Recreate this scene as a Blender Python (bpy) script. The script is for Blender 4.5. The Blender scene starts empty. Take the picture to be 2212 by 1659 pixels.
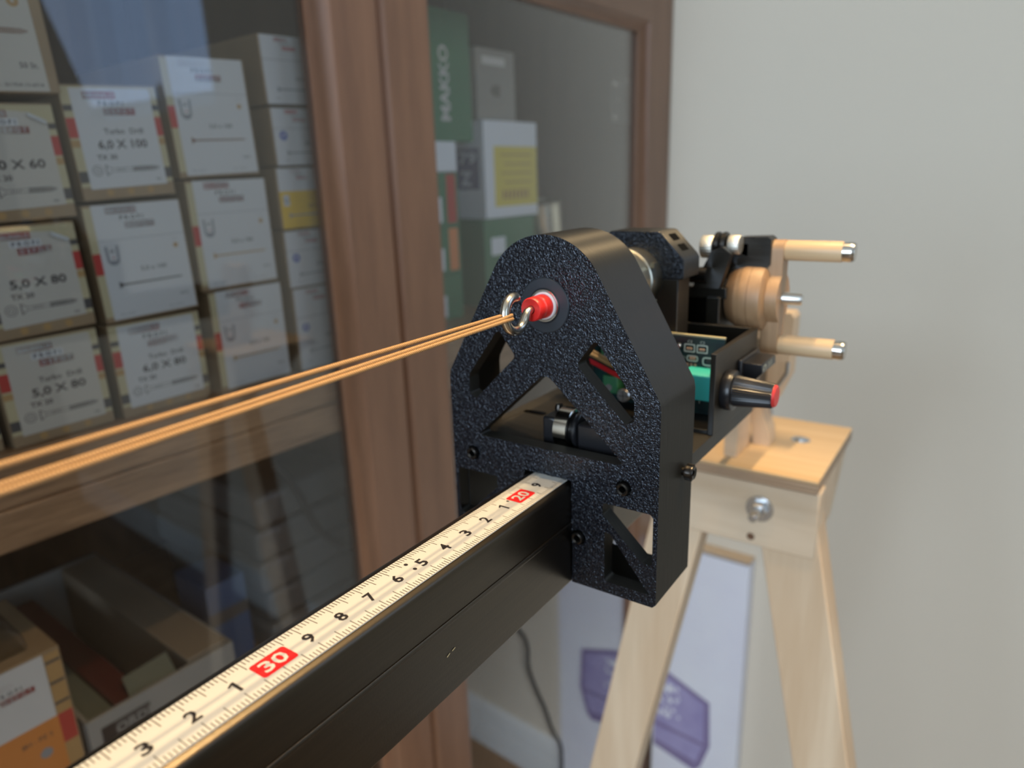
import bpy, bmesh, math, random
from mathutils import Vector, Matrix
from mathutils.geometry import tessellate_polygon
random.seed(7)
C = bpy.context.scene.collection
S = .01                                   # everything below is written in centimetres
# ------------------------------------------------------------------ camera, world, light, exposure
RC = Matrix(((0.8252021, -0.13444304, 0.5486042), (0.56398054, 0.24960123, -0.78716274), (-0.03110373, 0.95897043, 0.28179472)))
cam_d = bpy.data.cameras.new('camera'); cam = bpy.data.objects.new('camera', cam_d); C.objects.link(cam)
cam.matrix_world = Matrix.Translation((.1245119, -.1988198, .1035973)) @ RC.to_4x4()
cam_d.sensor_width = 36; cam_d.lens = 36 * 1531.1 / 2212; cam_d.clip_start = .005; cam_d.clip_end = 60
cam_d.dof.use_dof = True; cam_d.dof.focus_distance = .2; cam_d.dof.aperture_fstop = 10.5
bpy.context.scene.camera = cam
vs = bpy.context.scene.view_settings
vs.view_transform = 'Standard'; vs.look = 'None'; vs.gamma = 1; vs.use_curve_mapping = False; vs.exposure = 0.0
w = bpy.data.worlds.new('sky'); bpy.context.scene.world = w; w.use_nodes = True
w.node_tree.nodes['Background'].inputs[0].default_value = (.55, .75, 1, 1); w.node_tree.nodes['Background'].inputs[1].default_value = .6
def area(name, loc, aim, sx, sy, power, col):
    l = bpy.data.lights.new(name, 'AREA'); l.shape = 'RECTANGLE'; l.size = sx * S; l.size_y = sy * S; l.energy = power; l.color = col
    o = bpy.data.objects.new(name, l); C.objects.link(o); o.location = Vector(loc) * S
    o.rotation_euler = (Vector(aim) - Vector(loc)).to_track_quat('-Z', 'Y').to_euler(); return o
area('window_daylight', (228, -120, 45), (0, -115, -10), 190, 150, 14, (.66, .82, 1))
area('rear_window_daylight', (5, -268, 45), (0, 0, -10), 150, 120, 54, (.68, .83, 1))
area('side_window_daylight', (118, 66, 69), (100, -60, 30), 66, 76, 2.8, (.42, .62, 1))
for xx, yy, en in ((-4.5, 2, 16), (-4.5, 14, 16), (-4.5, 26, 17), (48, 6, 28), (48, 18, 28), (48, 30, 28)):
    l = bpy.data.lights.new('ceiling_spot_light', 'SPOT'); l.energy = en; l.color = (1, .70, .36); l.shadow_soft_size = .012
    l.spot_size = math.radians(64 if xx < 0 else 29); l.spot_blend = 1.0
    o = bpy.data.objects.new('ceiling_spot_light', l); C.objects.link(o); o.location = Vector((xx, yy, 128)) * S
    o.rotation_euler = (Vector((0, 4, 0) if xx < 0 else (4, -2, 0)) - Vector((xx, yy, 128))).to_track_quat('-Z', 'Y').to_euler()

# ------------------------------------------------------------------ helpers
def fr(ang_deg, origin):                   # frame turned about z
    return Matrix.Translation(Vector(origin)) @ Matrix.Rotation(math.radians(ang_deg), 4, 'Z')
ID = Matrix.Identity(4)
CAB = Matrix.Translation((-30.4183, 1.5942, 0)) @ Matrix.Rotation(math.radians(87), 4, 'Z')   # x along the cabinet front, y into it, z up
WALL = Matrix.Translation((0, 74.4, 0)) @ Matrix.Rotation(math.radians(-1.5), 4, 'Z')        # x along the far wall, y behind it
RGB = {}
def nmat(name):
    m = bpy.data.materials.new(name); m.use_nodes = True; nt = m.node_tree
    return m, nt, nt.nodes['Principled BSDF']
def mat(name, col, rough=.5, metal=0., bump=None, spec=.5, var=None, coat=0, trans=0, emit=None, stretch=None):
    """bump=(scale, strength, distance); var=(scale, amount, colour2)"""
    m, nt, b = nmat(name); L = nt.links
    b.inputs['Base Color'].default_value = (*col, 1); b.inputs['Roughness'].default_value = rough; b.inputs['Metallic'].default_value = metal
    b.inputs['Specular IOR Level'].default_value = spec; b.inputs['Coat Weight'].default_value = coat; b.inputs['Coat Roughness'].default_value = .15
    tc = nt.nodes.new('ShaderNodeTexCoord'); mp = nt.nodes.new('ShaderNodeMapping'); L.new(tc.outputs['Object'], mp.inputs[0])
    if stretch: mp.inputs['Scale'].default_value = stretch
    if var:
        n = nt.nodes.new('ShaderNodeTexNoise'); n.inputs['Scale'].default_value = var[0]; n.inputs['Detail'].default_value = 5; L.new(mp.outputs[0], n.inputs[0])
        r = nt.nodes.new('ShaderNodeValToRGB'); r.color_ramp.elements[0].position = .5 - var[1] / 2; r.color_ramp.elements[1].position = .5 + var[1] / 2
        r.color_ramp.elements[0].color = (*col, 1); r.color_ramp.elements[1].color = (*var[2], 1)
        L.new(n.outputs[0], r.inputs[0]); L.new(r.outputs[0], b.inputs['Base Color'])
    if bump:
        n2 = nt.nodes.new('ShaderNodeTexNoise'); n2.inputs['Scale'].default_value = bump[0]; n2.inputs['Detail'].default_value = 2; L.new(mp.outputs[0], n2.inputs[0])
        bp = nt.nodes.new('ShaderNodeBump'); bp.inputs['Strength'].default_value = bump[1]; bp.inputs['Distance'].default_value = bump[2]
        L.new(n2.outputs[0], bp.inputs['Height']); L.new(bp.outputs[0], b.inputs['Normal'])
    return m
def wood(name, c1, c2, grain, axis='X', rough=.5, coat=0., scale=60, ring=.35, bump=.15):
    m, nt, b = nmat(name); L = nt.links
    tc = nt.nodes.new('ShaderNodeTexCoord'); mp = nt.nodes.new('ShaderNodeMapping'); L.new(tc.outputs['Object'], mp.inputs[0])
    sc = {'X': (.07, 1, 1), 'Y': (1, .07, 1), 'Z': (1, 1, .07)}[axis]; mp.inputs['Scale'].default_value = sc
    n = nt.nodes.new('ShaderNodeTexNoise'); n.inputs['Scale'].default_value = scale; n.inputs['Detail'].default_value = 6; n.inputs['Distortion'].default_value = .6
    n2 = nt.nodes.new('ShaderNodeTexNoise'); n2.inputs['Scale'].default_value = grain; n2.inputs['Detail'].default_value = 3
    L.new(mp.outputs[0], n.inputs[0]); L.new(mp.outputs[0], n2.inputs[0])
    mx = nt.nodes.new('ShaderNodeMix'); mx.inputs[0].default_value = ring; L.new(n.outputs[0], mx.inputs[2]); L.new(n2.outputs[0], mx.inputs[3])
    r = nt.nodes.new('ShaderNodeValToRGB'); r.color_ramp.elements[0].position = .36; r.color_ramp.elements[1].position = .62
    r.color_ramp.elements[0].color = (*c1, 1); r.color_ramp.elements[1].color = (*c2, 1)
    L.new(mx.outputs[0], r.inputs[0]); L.new(r.outputs[0], b.inputs['Base Color'])
    b.inputs['Roughness'].default_value = rough; b.inputs['Coat Weight'].default_value = coat; b.inputs['Coat Roughness'].default_value = .3
    bp = nt.nodes.new('ShaderNodeBump'); bp.inputs['Strength'].default_value = bump; bp.inputs['Distance'].default_value = .0004
    L.new(n2.outputs[0], bp.inputs['Height']); L.new(bp.outputs[0], b.inputs['Normal'])
    return m
M = {}
M['cherry'] = wood('cherry_wood', (.165, .080, .043), (.23, .118, .066), 500, 'Z', .42, .5, 55, .3)
M['cherry_h'] = wood('cherry_wood_horizontal', (.16, .078, .042), (.23, .118, .066), 500, 'Y', .42, .5, 55, .3)
M['shelfwood'] = wood('shelf_wood', (.17, .095, .045), (.33, .20, .105), 420, 'Y', .42, .2, 70, .5)
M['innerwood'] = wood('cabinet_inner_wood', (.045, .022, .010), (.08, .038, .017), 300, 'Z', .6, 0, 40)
M['pine'] = wood('pine_wood', (.63, .44, .27), (.78, .60, .41), 260, 'Z', .55, 0, 26, .2)
M['pine_h'] = wood('pine_wood_horizontal', (.60, .43, .27), (.76, .59, .41), 260, 'X', .55, 0, 26, .2)
M['birchply'] = wood('plywood_face', (.68, .46, .24), (.82, .60, .36), 200, 'X', .5, 0, 30, .2)
M['plyedge'] = wood('plywood_edge', (.46, .31, .19), (.62, .45, .29), 300, 'X', .6, 0, 80, .5)
M['plydark'] = mat('plywood_glue_line', (.20, .11, .06), .7)
M['beech'] = wood('beech_wood', (.62, .42, .23), (.76, .55, .33), 400, 'X', .45, .1, 60, .3)
M['crankply'] = wood('turned_plywood', (.34, .195, .095), (.45, .275, .145), 500, 'Z', .5, .1, 60, .3)
M['crankply2'] = wood('turned_plywood_dark_layer', (.22, .12, .055), (.30, .165, .08), 500, 'Z', .5, .1, 60, .3)
M['floorwood'] = wood('floor_wood', (.20, .12, .06), (.32, .20, .11), 120, 'X', .4, .2, 20, .3)
M['wallpaint'] = mat('wall_paint', (.73, .66, .545), .85, bump=(180, .12, .001))
M['darkwall'] = mat('brown_wall_paint', (.10, .07, .045), .8)
M['ceilpaint'] = mat('ceiling_paint', (.75, .73, .68), .9)
M['whitepaint'] = mat('white_paint', (.72, .74, .74), .4)
M['lead'] = mat('grey_metal_glazing', (.4, .4, .4), .4, .8)
# black printed plastic with pitted first layer
m, nt, b = nmat('black_textured_plastic'); L = nt.links
b.inputs['Base Color'].default_value = (.004, .0045, .007, 1); b.inputs['Roughness'].default_value = .22; b.inputs['Specular IOR Level'].default_value = .55; b.inputs['Specular Tint'].default_value = (.8, .88, 1, 1)
tc = nt.nodes.new('ShaderNodeTexCoord'); v = nt.nodes.new('ShaderNodeTexVoronoi'); v.inputs['Scale'].default_value = 1800; v.feature = 'SMOOTH_F1'
nz = nt.nodes.new('ShaderNodeTexNoise'); nz.inputs['Scale'].default_value = 700; nz.inputs['Detail'].default_value = 1
ad = nt.nodes.new('ShaderNodeMixRGB'); ad.blend_type = 'LINEAR_LIGHT'; ad.inputs[0].default_value = .0012
L.new(tc.outputs['Object'], nz.inputs[0]); L.new(tc.outputs['Object'], ad.inputs[1]); L.new(nz.outputs[1], ad.inputs[2]); L.new(ad.outputs[0], v.inputs[0])
bp = nt.nodes.new('ShaderNodeBump'); bp.inputs['Strength'].default_value = .6; bp.inputs['Distance'].default_value = .0004; bp.invert = True
L.new(v.outputs[0], bp.inputs['Height']); L.new(bp.outputs[0], b.inputs['Normal']); M['pitted'] = m
# black printed plastic with fine layer lines
def layered(name, col, rough, rot):
    """printed layers: fine grooves that spread highlights across the layers (anisotropic)"""
    m, nt, b = nmat(name); L = nt.links
    b.inputs['Base Color'].default_value = (*col, 1); b.inputs['Roughness'].default_value = rough; b.inputs['Specular IOR Level'].default_value = .62
    b.inputs['Anisotropic'].default_value = .9; b.inputs['Anisotropic Rotation'].default_value = rot
    tg = nt.nodes.new('ShaderNodeTangent'); tg.direction_type = 'RADIAL'; tg.axis = 'Y'; L.new(tg.outputs[0], b.inputs['Tangent'])
    tc = nt.nodes.new('ShaderNodeTexCoord'); mp = nt.nodes.new('ShaderNodeMapping'); mp.inputs['Scale'].default_value = (.1, 1, .1) if rot else (.1, .1, 1)
    n = nt.nodes.new('ShaderNodeTexNoise'); n.inputs['Scale'].default_value = 900; n.inputs['Detail'].default_value = 2
    L.new(tc.outputs['Object'], mp.inputs[0]); L.new(mp.outputs[0], n.inputs[0])
    bp = nt.nodes.new('ShaderNodeBump'); bp.inputs['Strength'].default_value = .25; bp.inputs['Distance'].default_value = .0003
    L.new(n.outputs[0], bp.inputs['Height']); L.new(bp.outputs[0], b.inputs['Normal']); return m
M['layered'] = layered('black_layered_plastic', (.010, .009, .006), .45, .25)
M['layeredz'] = layered('black_layered_plastic_upright', (.012, .010, .007), .5, 0)
M['carbon'] = mat('sparkling_black_plate', (.012, .010, .008), .6, bump=(1500, .8, .0004), spec=.5)
M['black'] = mat('smooth_black_plastic', (.012, .012, .014), .28)
M['blackmatte'] = mat('matte_black_plastic', (.02, .02, .02), .6)
M['void'] = mat('painted_pocket_shade', (.002, .002, .002), .9, spec=.1)  # near-black colour standing in for the shade inside the nut pockets
M['rubber'] = mat('bearing_flange_black', (.02, .026, .034), .35)
M['steel'] = mat('bright_steel', (.62, .60, .56), .16, 1, var=(60, .5, (.5, .48, .43)))
M['nickel'] = mat('knurled_nickel', (.80, .76, .66), .42, .9)
M['zinc'] = mat('zinc_plated_steel', (.66, .67, .68), .25, 1)
M['hook'] = mat('plated_steel_wire', (.66, .61, .50), .24, 1, var=(150, .4, (.5, .47, .42)), bump=(300, .1, .0003))
M['blacksteel'] = mat('black_oxide_steel', (.05, .045, .04), .25, .9)
M['alu'] = mat('brushed_aluminium', (.78, .77, .73), .3, 1)
M['motor'] = mat('motor_steel', (.52, .50, .42), .3, 1, var=(40, .6, (.42, .41, .35)))
M['red'] = mat('red_plastic', (.75, .022, .02), .35, var=(90, .3, (.8, .04, .03)))
M['redcap'] = mat('red_cap', (.60, .035, .03), .45)
M['white'] = mat('white_plastic', (.8, .78, .78), .4)
M['pcb'] = mat('dark_green_circuit_board', (.004, .020, .022), .25, var=(120, .2, (.006, .035, .03)))
M['teal'] = mat('teal_plastic', (.03, .44, .40), .4)
M['terminal'] = mat('green_terminal', (.03, .15, .06), .35)
M['silk'] = mat('board_print', (.55, .60, .50), .5)
M['solder'] = mat('solder', (.75, .72, .6), .3, 1)
M['resistor'] = mat('chip_resistor', (.45, .28, .18), .5)
M['wirered'] = mat('red_wire', (.5, .012, .018), .3)
M['wirebrown'] = mat('brown_wire', (.32, .19, .07), .3)
M['wireblack'] = mat('black_wire', (.015, .013, .012), .3)
# string
m, nt, b = nmat('tan_twisted_cord'); L = nt.links
b.inputs['Base Color'].default_value = (.50, .27, .10, 1); b.inputs['Roughness'].default_value = .45
tc = nt.nodes.new('ShaderNodeTexCoord'); wv = nt.nodes.new('ShaderNodeTexWave'); wv.bands_direction = 'DIAGONAL'; wv.inputs['Scale'].default_value = 1000
L.new(tc.outputs['Object'], wv.inputs[0]); bp = nt.nodes.new('ShaderNodeBump'); bp.inputs['Strength'].default_value = .5; bp.inputs['Distance'].default_value = .0003
L.new(wv.outputs[1], bp.inputs['Height']); L.new(bp.outputs[0], b.inputs['Normal'])
cr = nt.nodes.new('ShaderNodeValToRGB'); cr.color_ramp.elements[0].color = (.38, .20, .075, 1); cr.color_ramp.elements[1].color = (.58, .34, .14, 1)
L.new(wv.outputs[1], cr.inputs[0]); L.new(cr.outputs[0], b.inputs['Base Color']); M['cord'] = m
# anodised beam
m, nt, b = nmat('dark_anodised_tube'); L = nt.links
b.inputs['Metallic'].default_value = 1.; b.inputs['Roughness'].default_value = .33; b.inputs['Coat Weight'].default_value = .5; b.inputs['Coat Roughness'].default_value = .33
tc = nt.nodes.new('ShaderNodeTexCoord'); mp = nt.nodes.new('ShaderNodeMapping'); mp.inputs['Scale'].default_value = (1, .02, 1)
n = nt.nodes.new('ShaderNodeTexNoise'); n.inputs['Scale'].default_value = 900; n.inputs['Detail'].default_value = 4
L.new(tc.outputs['Object'], mp.inputs[0]); L.new(mp.outputs[0], n.inputs[0])
r = nt.nodes.new('ShaderNodeValToRGB'); r.color_ramp.elements[0].color = (.045, .034, .021, 1); r.color_ramp.elements[1].color = (.080, .061, .038, 1)
L.new(n.outputs[0], r.inputs[0]); L.new(r.outputs[0], b.inputs['Base Color'])
n3 = nt.nodes.new('ShaderNodeTexNoise'); n3.inputs['Scale'].default_value = 1600; L.new(tc.outputs['Object'], n3.inputs[0])
bp = nt.nodes.new('ShaderNodeBump'); bp.inputs['Strength'].default_value = .12; bp.inputs['Distance'].default_value = .0002
L.new(n3.outputs[0], bp.inputs['Height']); L.new(bp.outputs[0], b.inputs['Normal']); M['beam'] = m
M['tape'] = mat('tape_white', (.60, .585, .54), .35, coat=.2)
M['ink'] = mat('black_print', (.018, .013, .013), .5)
M['tick'] = mat('graduation_print', (.07, .05, .035), .5)
M['tapered'] = mat('tape_red', (.78, .02, .02), .35)
# packaging
M['kraft'] = mat('kraft_cardboard', (.30, .215, .12), .75, var=(25, .5, (.24, .165, .09)), bump=(200, .1, .0004))
M['kraft2'] = mat('pale_printed_cardboard', (.42, .37, .22), .7)
M['label'] = mat('white_label', (.50, .51, .505), .55)
M['labelcream'] = mat('cream_label', (.44, .415, .355), .55)
M['lred'] = mat('label_red', (.38, .032, .022), .55)
M['ldark'] = mat('label_dark', (.06, .055, .05), .6)
M['lgrey'] = mat('label_grey', (.22, .23, .24), .6)
M['lblue'] = mat('label_blue', (.05, .09, .33), .6)
M['lbrown'] = mat('label_screw_brown', (.16, .075, .035), .6)
M['ltan'] = mat('label_screw_tan', (.36, .22, .08), .6)
M['yellow'] = mat('yellow_label', (.62, .40, .03), .6)
M['paleyellow'] = mat('pale_yellow_label', (.62, .52, .09), .6)
M['orange'] = mat('orange_label', (.52, .19, .035), .6)
M['orange2'] = mat('orange_stripe', (.60, .22, .08), .6)
M['greenbox'] = mat('green_packaging', (.03, .15, .075), .5)
M['whitebox'] = mat('white_card', (.66, .70, .76), .6)
M['purple'] = mat('purple_print', (.09, .09, .22), .6)
M['greycard'] = mat('grey_card', (.24, .235, .215), .7)
M['tancard'] = mat('tan_card', (.20, .16, .11), .8)
M['darkgreen'] = mat('grey_green_plastic', (.13, .145, .11), .5)
M['bluebox'] = mat('blue_packaging', (.03, .065, .14), .5)
M['darkred'] = mat('dark_red_card', (.07, .006, .005), .6)
M['film'] = mat('grey_plastic_film', (.11, .11, .105), .25, bump=(40, .5, .004))
M['tin'] = mat('tin_can', (.72, .72, .62), .22, 1)
M['canvas'] = mat('pale_lavender_canvas', (.80, .80, .90), .8, var=(9, .5, (.88, .90, .95)))
M['cpurple'] = mat('canvas_purple', (.34, .30, .54), .8, var=(20, .4, (.46, .42, .66)))
M['cpurple2'] = mat('canvas_dark_purple', (.24, .19, .36), .8, var=(20, .4, (.30, .25, .42)))
# thin clear glass: straight-through with a mirror share growing towards grazing
def glass(name, tint=(1, 1, 1), f0=.05, k=6):
    m = bpy.data.materials.new(name); m.use_nodes = True; nt = m.node_tree; nt.nodes.clear(); L = nt.links
    o = nt.nodes.new('ShaderNodeOutputMaterial'); t = nt.nodes.new('ShaderNodeBsdfTransparent'); t.inputs[0].default_value = (*tint, 1)
    g = nt.nodes.new('ShaderNodeBsdfGlossy'); g.inputs['Roughness'].default_value = 0.0
    lw = nt.nodes.new('ShaderNodeLayerWeight'); lw.inputs[0].default_value = .5
    p = nt.nodes.new('ShaderNodeMath'); p.operation = 'POWER'; p.inputs[1].default_value = 5
    a = nt.nodes.new('ShaderNodeMath'); a.operation = 'MULTIPLY_ADD'; a.use_clamp = True; a.inputs[1].default_value = k; a.inputs[2].default_value = f0
    mx = nt.nodes.new('ShaderNodeMixShader'); L.new(lw.outputs['Facing'], p.inputs[0]); L.new(p.outputs[0], a.inputs[0]); L.new(a.outputs[0], mx.inputs[0])
    L.new(t.outputs[0], mx.inputs[1]); L.new(g.outputs[0], mx.inputs[2]); L.new(mx.outputs[0], o.inputs[0]); return m
M['glass'] = glass('clear_pane')
M['clearplastic'] = glass('clear_plastic', (.8, .8, .78), .08, 1)

def empty(name, label, cat, loc=(0, 0, 0), group=None):
    o = bpy.data.objects.new(name, None); C.objects.link(o); o.location = Vector(loc) * S
    o.empty_display_size = .02; o['label'] = label; o['category'] = cat
    if group: o['group'] = group
    return o
def tag(o, label, cat, group=None):
    o['label'] = label; o['category'] = cat
    if group: o['group'] = group
    return o
TXT = {}
def text_geo(s, bold=0):
    if (s, bold) in TXT: return TXT[(s, bold)]
    cu = bpy.data.curves.new('lettering', 'FONT'); cu.body = s; cu.size = 1; cu.offset = bold; cu.resolution_u = 2; cu.align_x = 'CENTER'; cu.align_y = 'CENTER'
    ob = bpy.data.objects.new('lettering', cu); me = bpy.data.meshes.new_from_object(ob)
    vs_ = [tuple(v.co) for v in me.vertices]; fs = [tuple(p.vertices) for p in me.polygons]
    xs = [v[0] for v in vs_] or [0]; ys = [v[1] for v in vs_] or [0]
    cx, cy = (min(xs) + max(xs)) / 2, (min(ys) + max(ys)) / 2; W_, H_ = max(xs) - min(xs), max(ys) - min(ys)
    vs_ = [(v[0] - cx, v[1] - cy) for v in vs_]
    bpy.data.objects.remove(ob); bpy.data.meshes.remove(me); bpy.data.curves.remove(cu)
    TXT[(s, bold)] = (vs_, fs, W_, H_); return TXT[(s, bold)]
class MB:
    def __init__(s, X=ID): s.v = []; s.f = []; s.m = []; s.mats = []; s.X = X; s.sm = []
    def mi(s, m):
        if m not in s.mats: s.mats.append(m)
        return s.mats.index(m)
    def add(s, vs_, fs, m, smooth=False):
        n = len(s.v); s.v += [s.X @ Vector(p) for p in vs_]; k = s.mi(m)
        for f in fs: s.f.append(tuple(i + n for i in f)); s.m.append(k); s.sm.append(smooth)
    def box(s, x0, x1, y0, y1, z0, z1, m):
        vs_ = [(x, y, z) for z in (z0, z1) for y in (y0, y1) for x in (x0, x1)]
        s.add(vs_, [(0, 2, 3, 1), (4, 5, 7, 6), (0, 1, 5, 4), (2, 6, 7, 3), (0, 4, 6, 2), (1, 3, 7, 5)], m)
    def prism(s, poly, a0, a1, m, axis='Y', holes=(), sides=None, cap=True):
        """poly in the plane across axis: Y -> (x,z), X -> (y,z), Z -> (x,y)"""
        P = {'Y': lambda p, a: (p[0], a, p[1]), 'X': lambda p, a: (a, p[0], p[1]), 'Z': lambda p, a: (p[0], p[1], a)}[axis]
        loops = [list(poly)] + [list(h) for h in holes]
        flat = [p for l in loops for p in l]; n = len(flat)
        tri = tessellate_polygon([[Vector((p[0], p[1], 0)) for p in l] for l in loops])
        if cap: s.add([P(p, a0) for p in flat] + [P(p, a1) for p in flat], [tuple(t) for t in tri] + [tuple(i + n for i in reversed(t)) for t in tri], m)
        for l in loops:
            k = len(l); s.add([P(p, a0) for p in l] + [P(p, a1) for p in l], [(i, (i + 1) % k, (i + 1) % k + k, i + k) for i in range(k)], sides or m, k > 20)
    def lathe(s, prof, m, c=(0, 0, 0), axis='Y', seg=48, mats=None, sx=1):
        """prof: list of (radius, along)"""
        vs_ = []; fs = []
        for r, a in prof:
            for k in range(seg):
                t = 2 * math.pi * k / seg; p, q = r * math.cos(t), r * math.sin(t)
                vs_.append({'Y': (c[0] + p, c[1] + a, c[2] + q), 'X': (c[0] + a, c[1] + p, c[2] + q), 'Z': (c[0] + p, c[1] + q, c[2] + a)}[axis])
        for i in range(len(prof) - 1):
            mm = mats[i] if mats else m
            s.add([vs_[i * seg + k] for k in range(seg)] + [vs_[(i + 1) * seg + k] for k in range(seg)],
                  [(k, (k + 1) % seg, (k + 1) % seg + seg, k + seg) for k in range(seg)], mm, True)
        for i, r in ((0, prof[0][0]), (len(prof) - 1, prof[-1][0])):
            if r > 1e-6: s.add(vs_[i * seg:(i + 1) * seg], [tuple(range(seg))], (mats[0 if i == 0 else -1] if mats else m))
    def tube(s, pts, r, m, seg=12, closed=False, cap=True):
        pts = [Vector(p) for p in pts]; n = len(pts); rs = r if isinstance(r, (list, tuple)) else [r] * n
        vs_ = []; up = None
        for i, p in enumerate(pts):
            t = (pts[min(i + 1, n - 1)] - pts[max(i - 1, 0)]).normalized()
            if up is None: up = Vector((0, 0, 1)) if abs(t.z) < .9 else Vector((1, 0, 0))
            a = (up - t * up.dot(t)).normalized(); up = a; b_ = t.cross(a)
            for k in range(seg):
                th = 2 * math.pi * k / seg; vs_.append(p + (a * math.cos(th) + b_ * math.sin(th)) * rs[i])
        fs = [(i * seg + k, i * seg + (k + 1) % seg, (i + 1) * seg + (k + 1) % seg, (i + 1) * seg + k) for i in range(n - 1) for k in range(seg)]
        s.add(vs_, fs, m, True)
        if cap: s.add(vs_[:seg], [tuple(range(seg))], m); s.add(vs_[-seg:], [tuple(range(seg))], m)
    def flat(s, poly, fn, m, off=0.): s.add([fn(p[0], p[1], off) for p in poly], [tuple(range(len(poly)))], m)
    def text(s, st, x, y, h, fn, m, off=0., bold=0, width=None):
        vs_, fs, W_, H_ = text_geo(st, bold)
        if not vs_: return
        k = h / H_; kx = k if width is None else width / W_
        s.add([fn(x + p[0] * kx, y + p[1] * k, off) for p in vs_], fs, m)
    def build(s, name, parent=None, bevel=0, kind=None, seg=2):
        me = bpy.data.meshes.new(name); org = Vector((0, 0, 0))
        base = (parent.matrix_world_cm if False else None)
        o = bpy.data.objects.new(name, me); C.objects.link(o)
        if parent is None:
            xs = [v.x for v in s.v]; ys = [v.y for v in s.v]; zs = [v.z for v in s.v]
            org = Vector(((min(xs) + max(xs)) / 2, (min(ys) + max(ys)) / 2, min(zs))); o.location = org * S
        else:
            o.parent = parent; p = parent; org = Vector((0, 0, 0))
            while p: org += p.location / S; p = p.parent
        me.from_pydata([(v - org) * S for v in s.v], [], s.f)
        for mm in s.mats: me.materials.append(M[mm])
        for p, k, sm in zip(me.polygons, s.m, s.sm): p.material_index = k; p.use_smooth = sm
        bm = bmesh.new(); bm.from_mesh(me); bmesh.ops.remove_doubles(bm, verts=bm.verts, dist=1e-7)
        bmesh.ops.recalc_face_normals(bm, faces=bm.faces); bm.to_mesh(me); bm.free()
        me.set_sharp_from_angle(angle=math.radians(38))
        if bevel:
            b_ = o.modifiers.new('edge', 'BEVEL'); b_.width = bevel * S; b_.segments = seg; b_.limit_method = 'ANGLE'; b_.angle_limit = math.radians(40); b_.harden_normals = False
        if kind: o['kind'] = kind
        return o
def roundpoly(pts, r, n=5):
    out = []; k = len(pts)
    for i in range(k):
        a, b_, c = Vector(pts[i - 1]), Vector(pts[i]), Vector(pts[(i + 1) % k]); rr = r[i] if isinstance(r, (list, tuple)) else r
        u1, u2 = (a - b_), (c - b_); l1, l2 = u1.length, u2.length; u1.normalize(); u2.normalize()
        ang = u1.angle(u2); d = min(rr / math.tan(ang / 2), l1 * .45, l2 * .45) if rr > 0 else 0
        if d < 1e-5: out.append(tuple(b_)); continue
        p0, p1 = b_ + u1 * d, b_ + u2 * d
        for j in range(n + 1):
            t = j / n; out.append(tuple((1 - t) ** 2 * p0 + 2 * t * (1 - t) * b_ + t * t * p1))
    return out
def offset(poly, d):
    k = len(poly); A = sum(poly[i][0] * poly[(i + 1) % k][1] - poly[(i + 1) % k][0] * poly[i][1] for i in range(k)); sg = 1 if A > 0 else -1; out = []
    for i in range(k):
        a, b_, c = Vector(poly[i - 1]), Vector(poly[i]), Vector(poly[(i + 1) % k])
        e1, e2 = (b_ - a).normalized(), (c - b_).normalized(); n1, n2 = Vector((-e1.y, e1.x)) * sg, Vector((-e2.y, e2.x)) * sg
        n_ = (n1 + n2); n_.normalize(); out.append(tuple(b_ + n_ * (d / max(.35, n_.dot(n1)))))
    return out
def circ(cx, cy, r, n=48): return [(cx + r * math.cos(2 * math.pi * i / n), cy + r * math.sin(2 * math.pi * i / n)) for i in range(n)]

# ================================================================== the room
FZ = -106.
r = MB(); r.box(-90, 240, -260, 100, FZ - 4, FZ, 'floorwood'); r.build('floor', kind='structure')
r = MB(); r.box(-90, 240, -260, 100, 142, 146, 'ceilpaint'); r.build('ceiling', kind='structure')
def rect(x0, x1, z0, z1): return [(x0, z0), (x1, z0), (x1, z1), (x0, z1)]
r = MB(WALL); r.prism(rect(-80, 245, FZ, 142), 0, 12, 'wallpaint', 'Y', [rect(83, 153, 28, 110)]); r.build('wall_far', kind='structure')
r = MB(); r.prism([(-258, FZ), (72, FZ), (72, 142), (-258, 142)], 222, 234, 'darkwall', 'X', [[(-218, -35), (-22, -35), (-22, 122), (-218, 122)]]); r.build('wall_right', kind='structure')
r = MB(); r.prism(rect(-88, 234, FZ, 142), -272, -260, 'wallpaint', 'Y', [rect(-72, 82, -18, 108)]); r.build('wall_back', kind='structure')
r = MB(); r.box(-100, -88, -260, 100, FZ, 142, 'wallpaint'); r.build('wall_left', kind='structure')
r = MB(WALL); r.prism([(0, FZ), (0, -95.4), (-.5, -95.4), (-1.4, -96.6), (-1.4, FZ)], -26, 218, 'whitepaint', 'X'); r.build('baseboard_far', kind='structure')
def window(name, X, x0, x1, z0, z1, y, t, mx, mz):
    f = MB(X); e = 4
    f.prism(rect(x0, x1, z0, z1), y, y + t, 'whitepaint', 'Y', [rect(x0 + e, (x0 + x1) / 2 - 1.5, z0 + e, z1 - e), rect((x0 + x1) / 2 + 1.5, x1 - e, z0 + e, z1 - e)])
    return f.build(name, kind='structure', bevel=.3)
window('window_1', WALL, 83, 153, 28, 110, 5, 5, 1, 1)
window('window_2', Matrix.Translation((222, 0, 0)) @ Matrix.Rotation(math.radians(90), 4, 'Z'), -218, -22, -35, 122, -11, 5, 1, 1)

window('window_3', ID, -72, 82, -18, 108, -266, 4, 1, 1)

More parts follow.
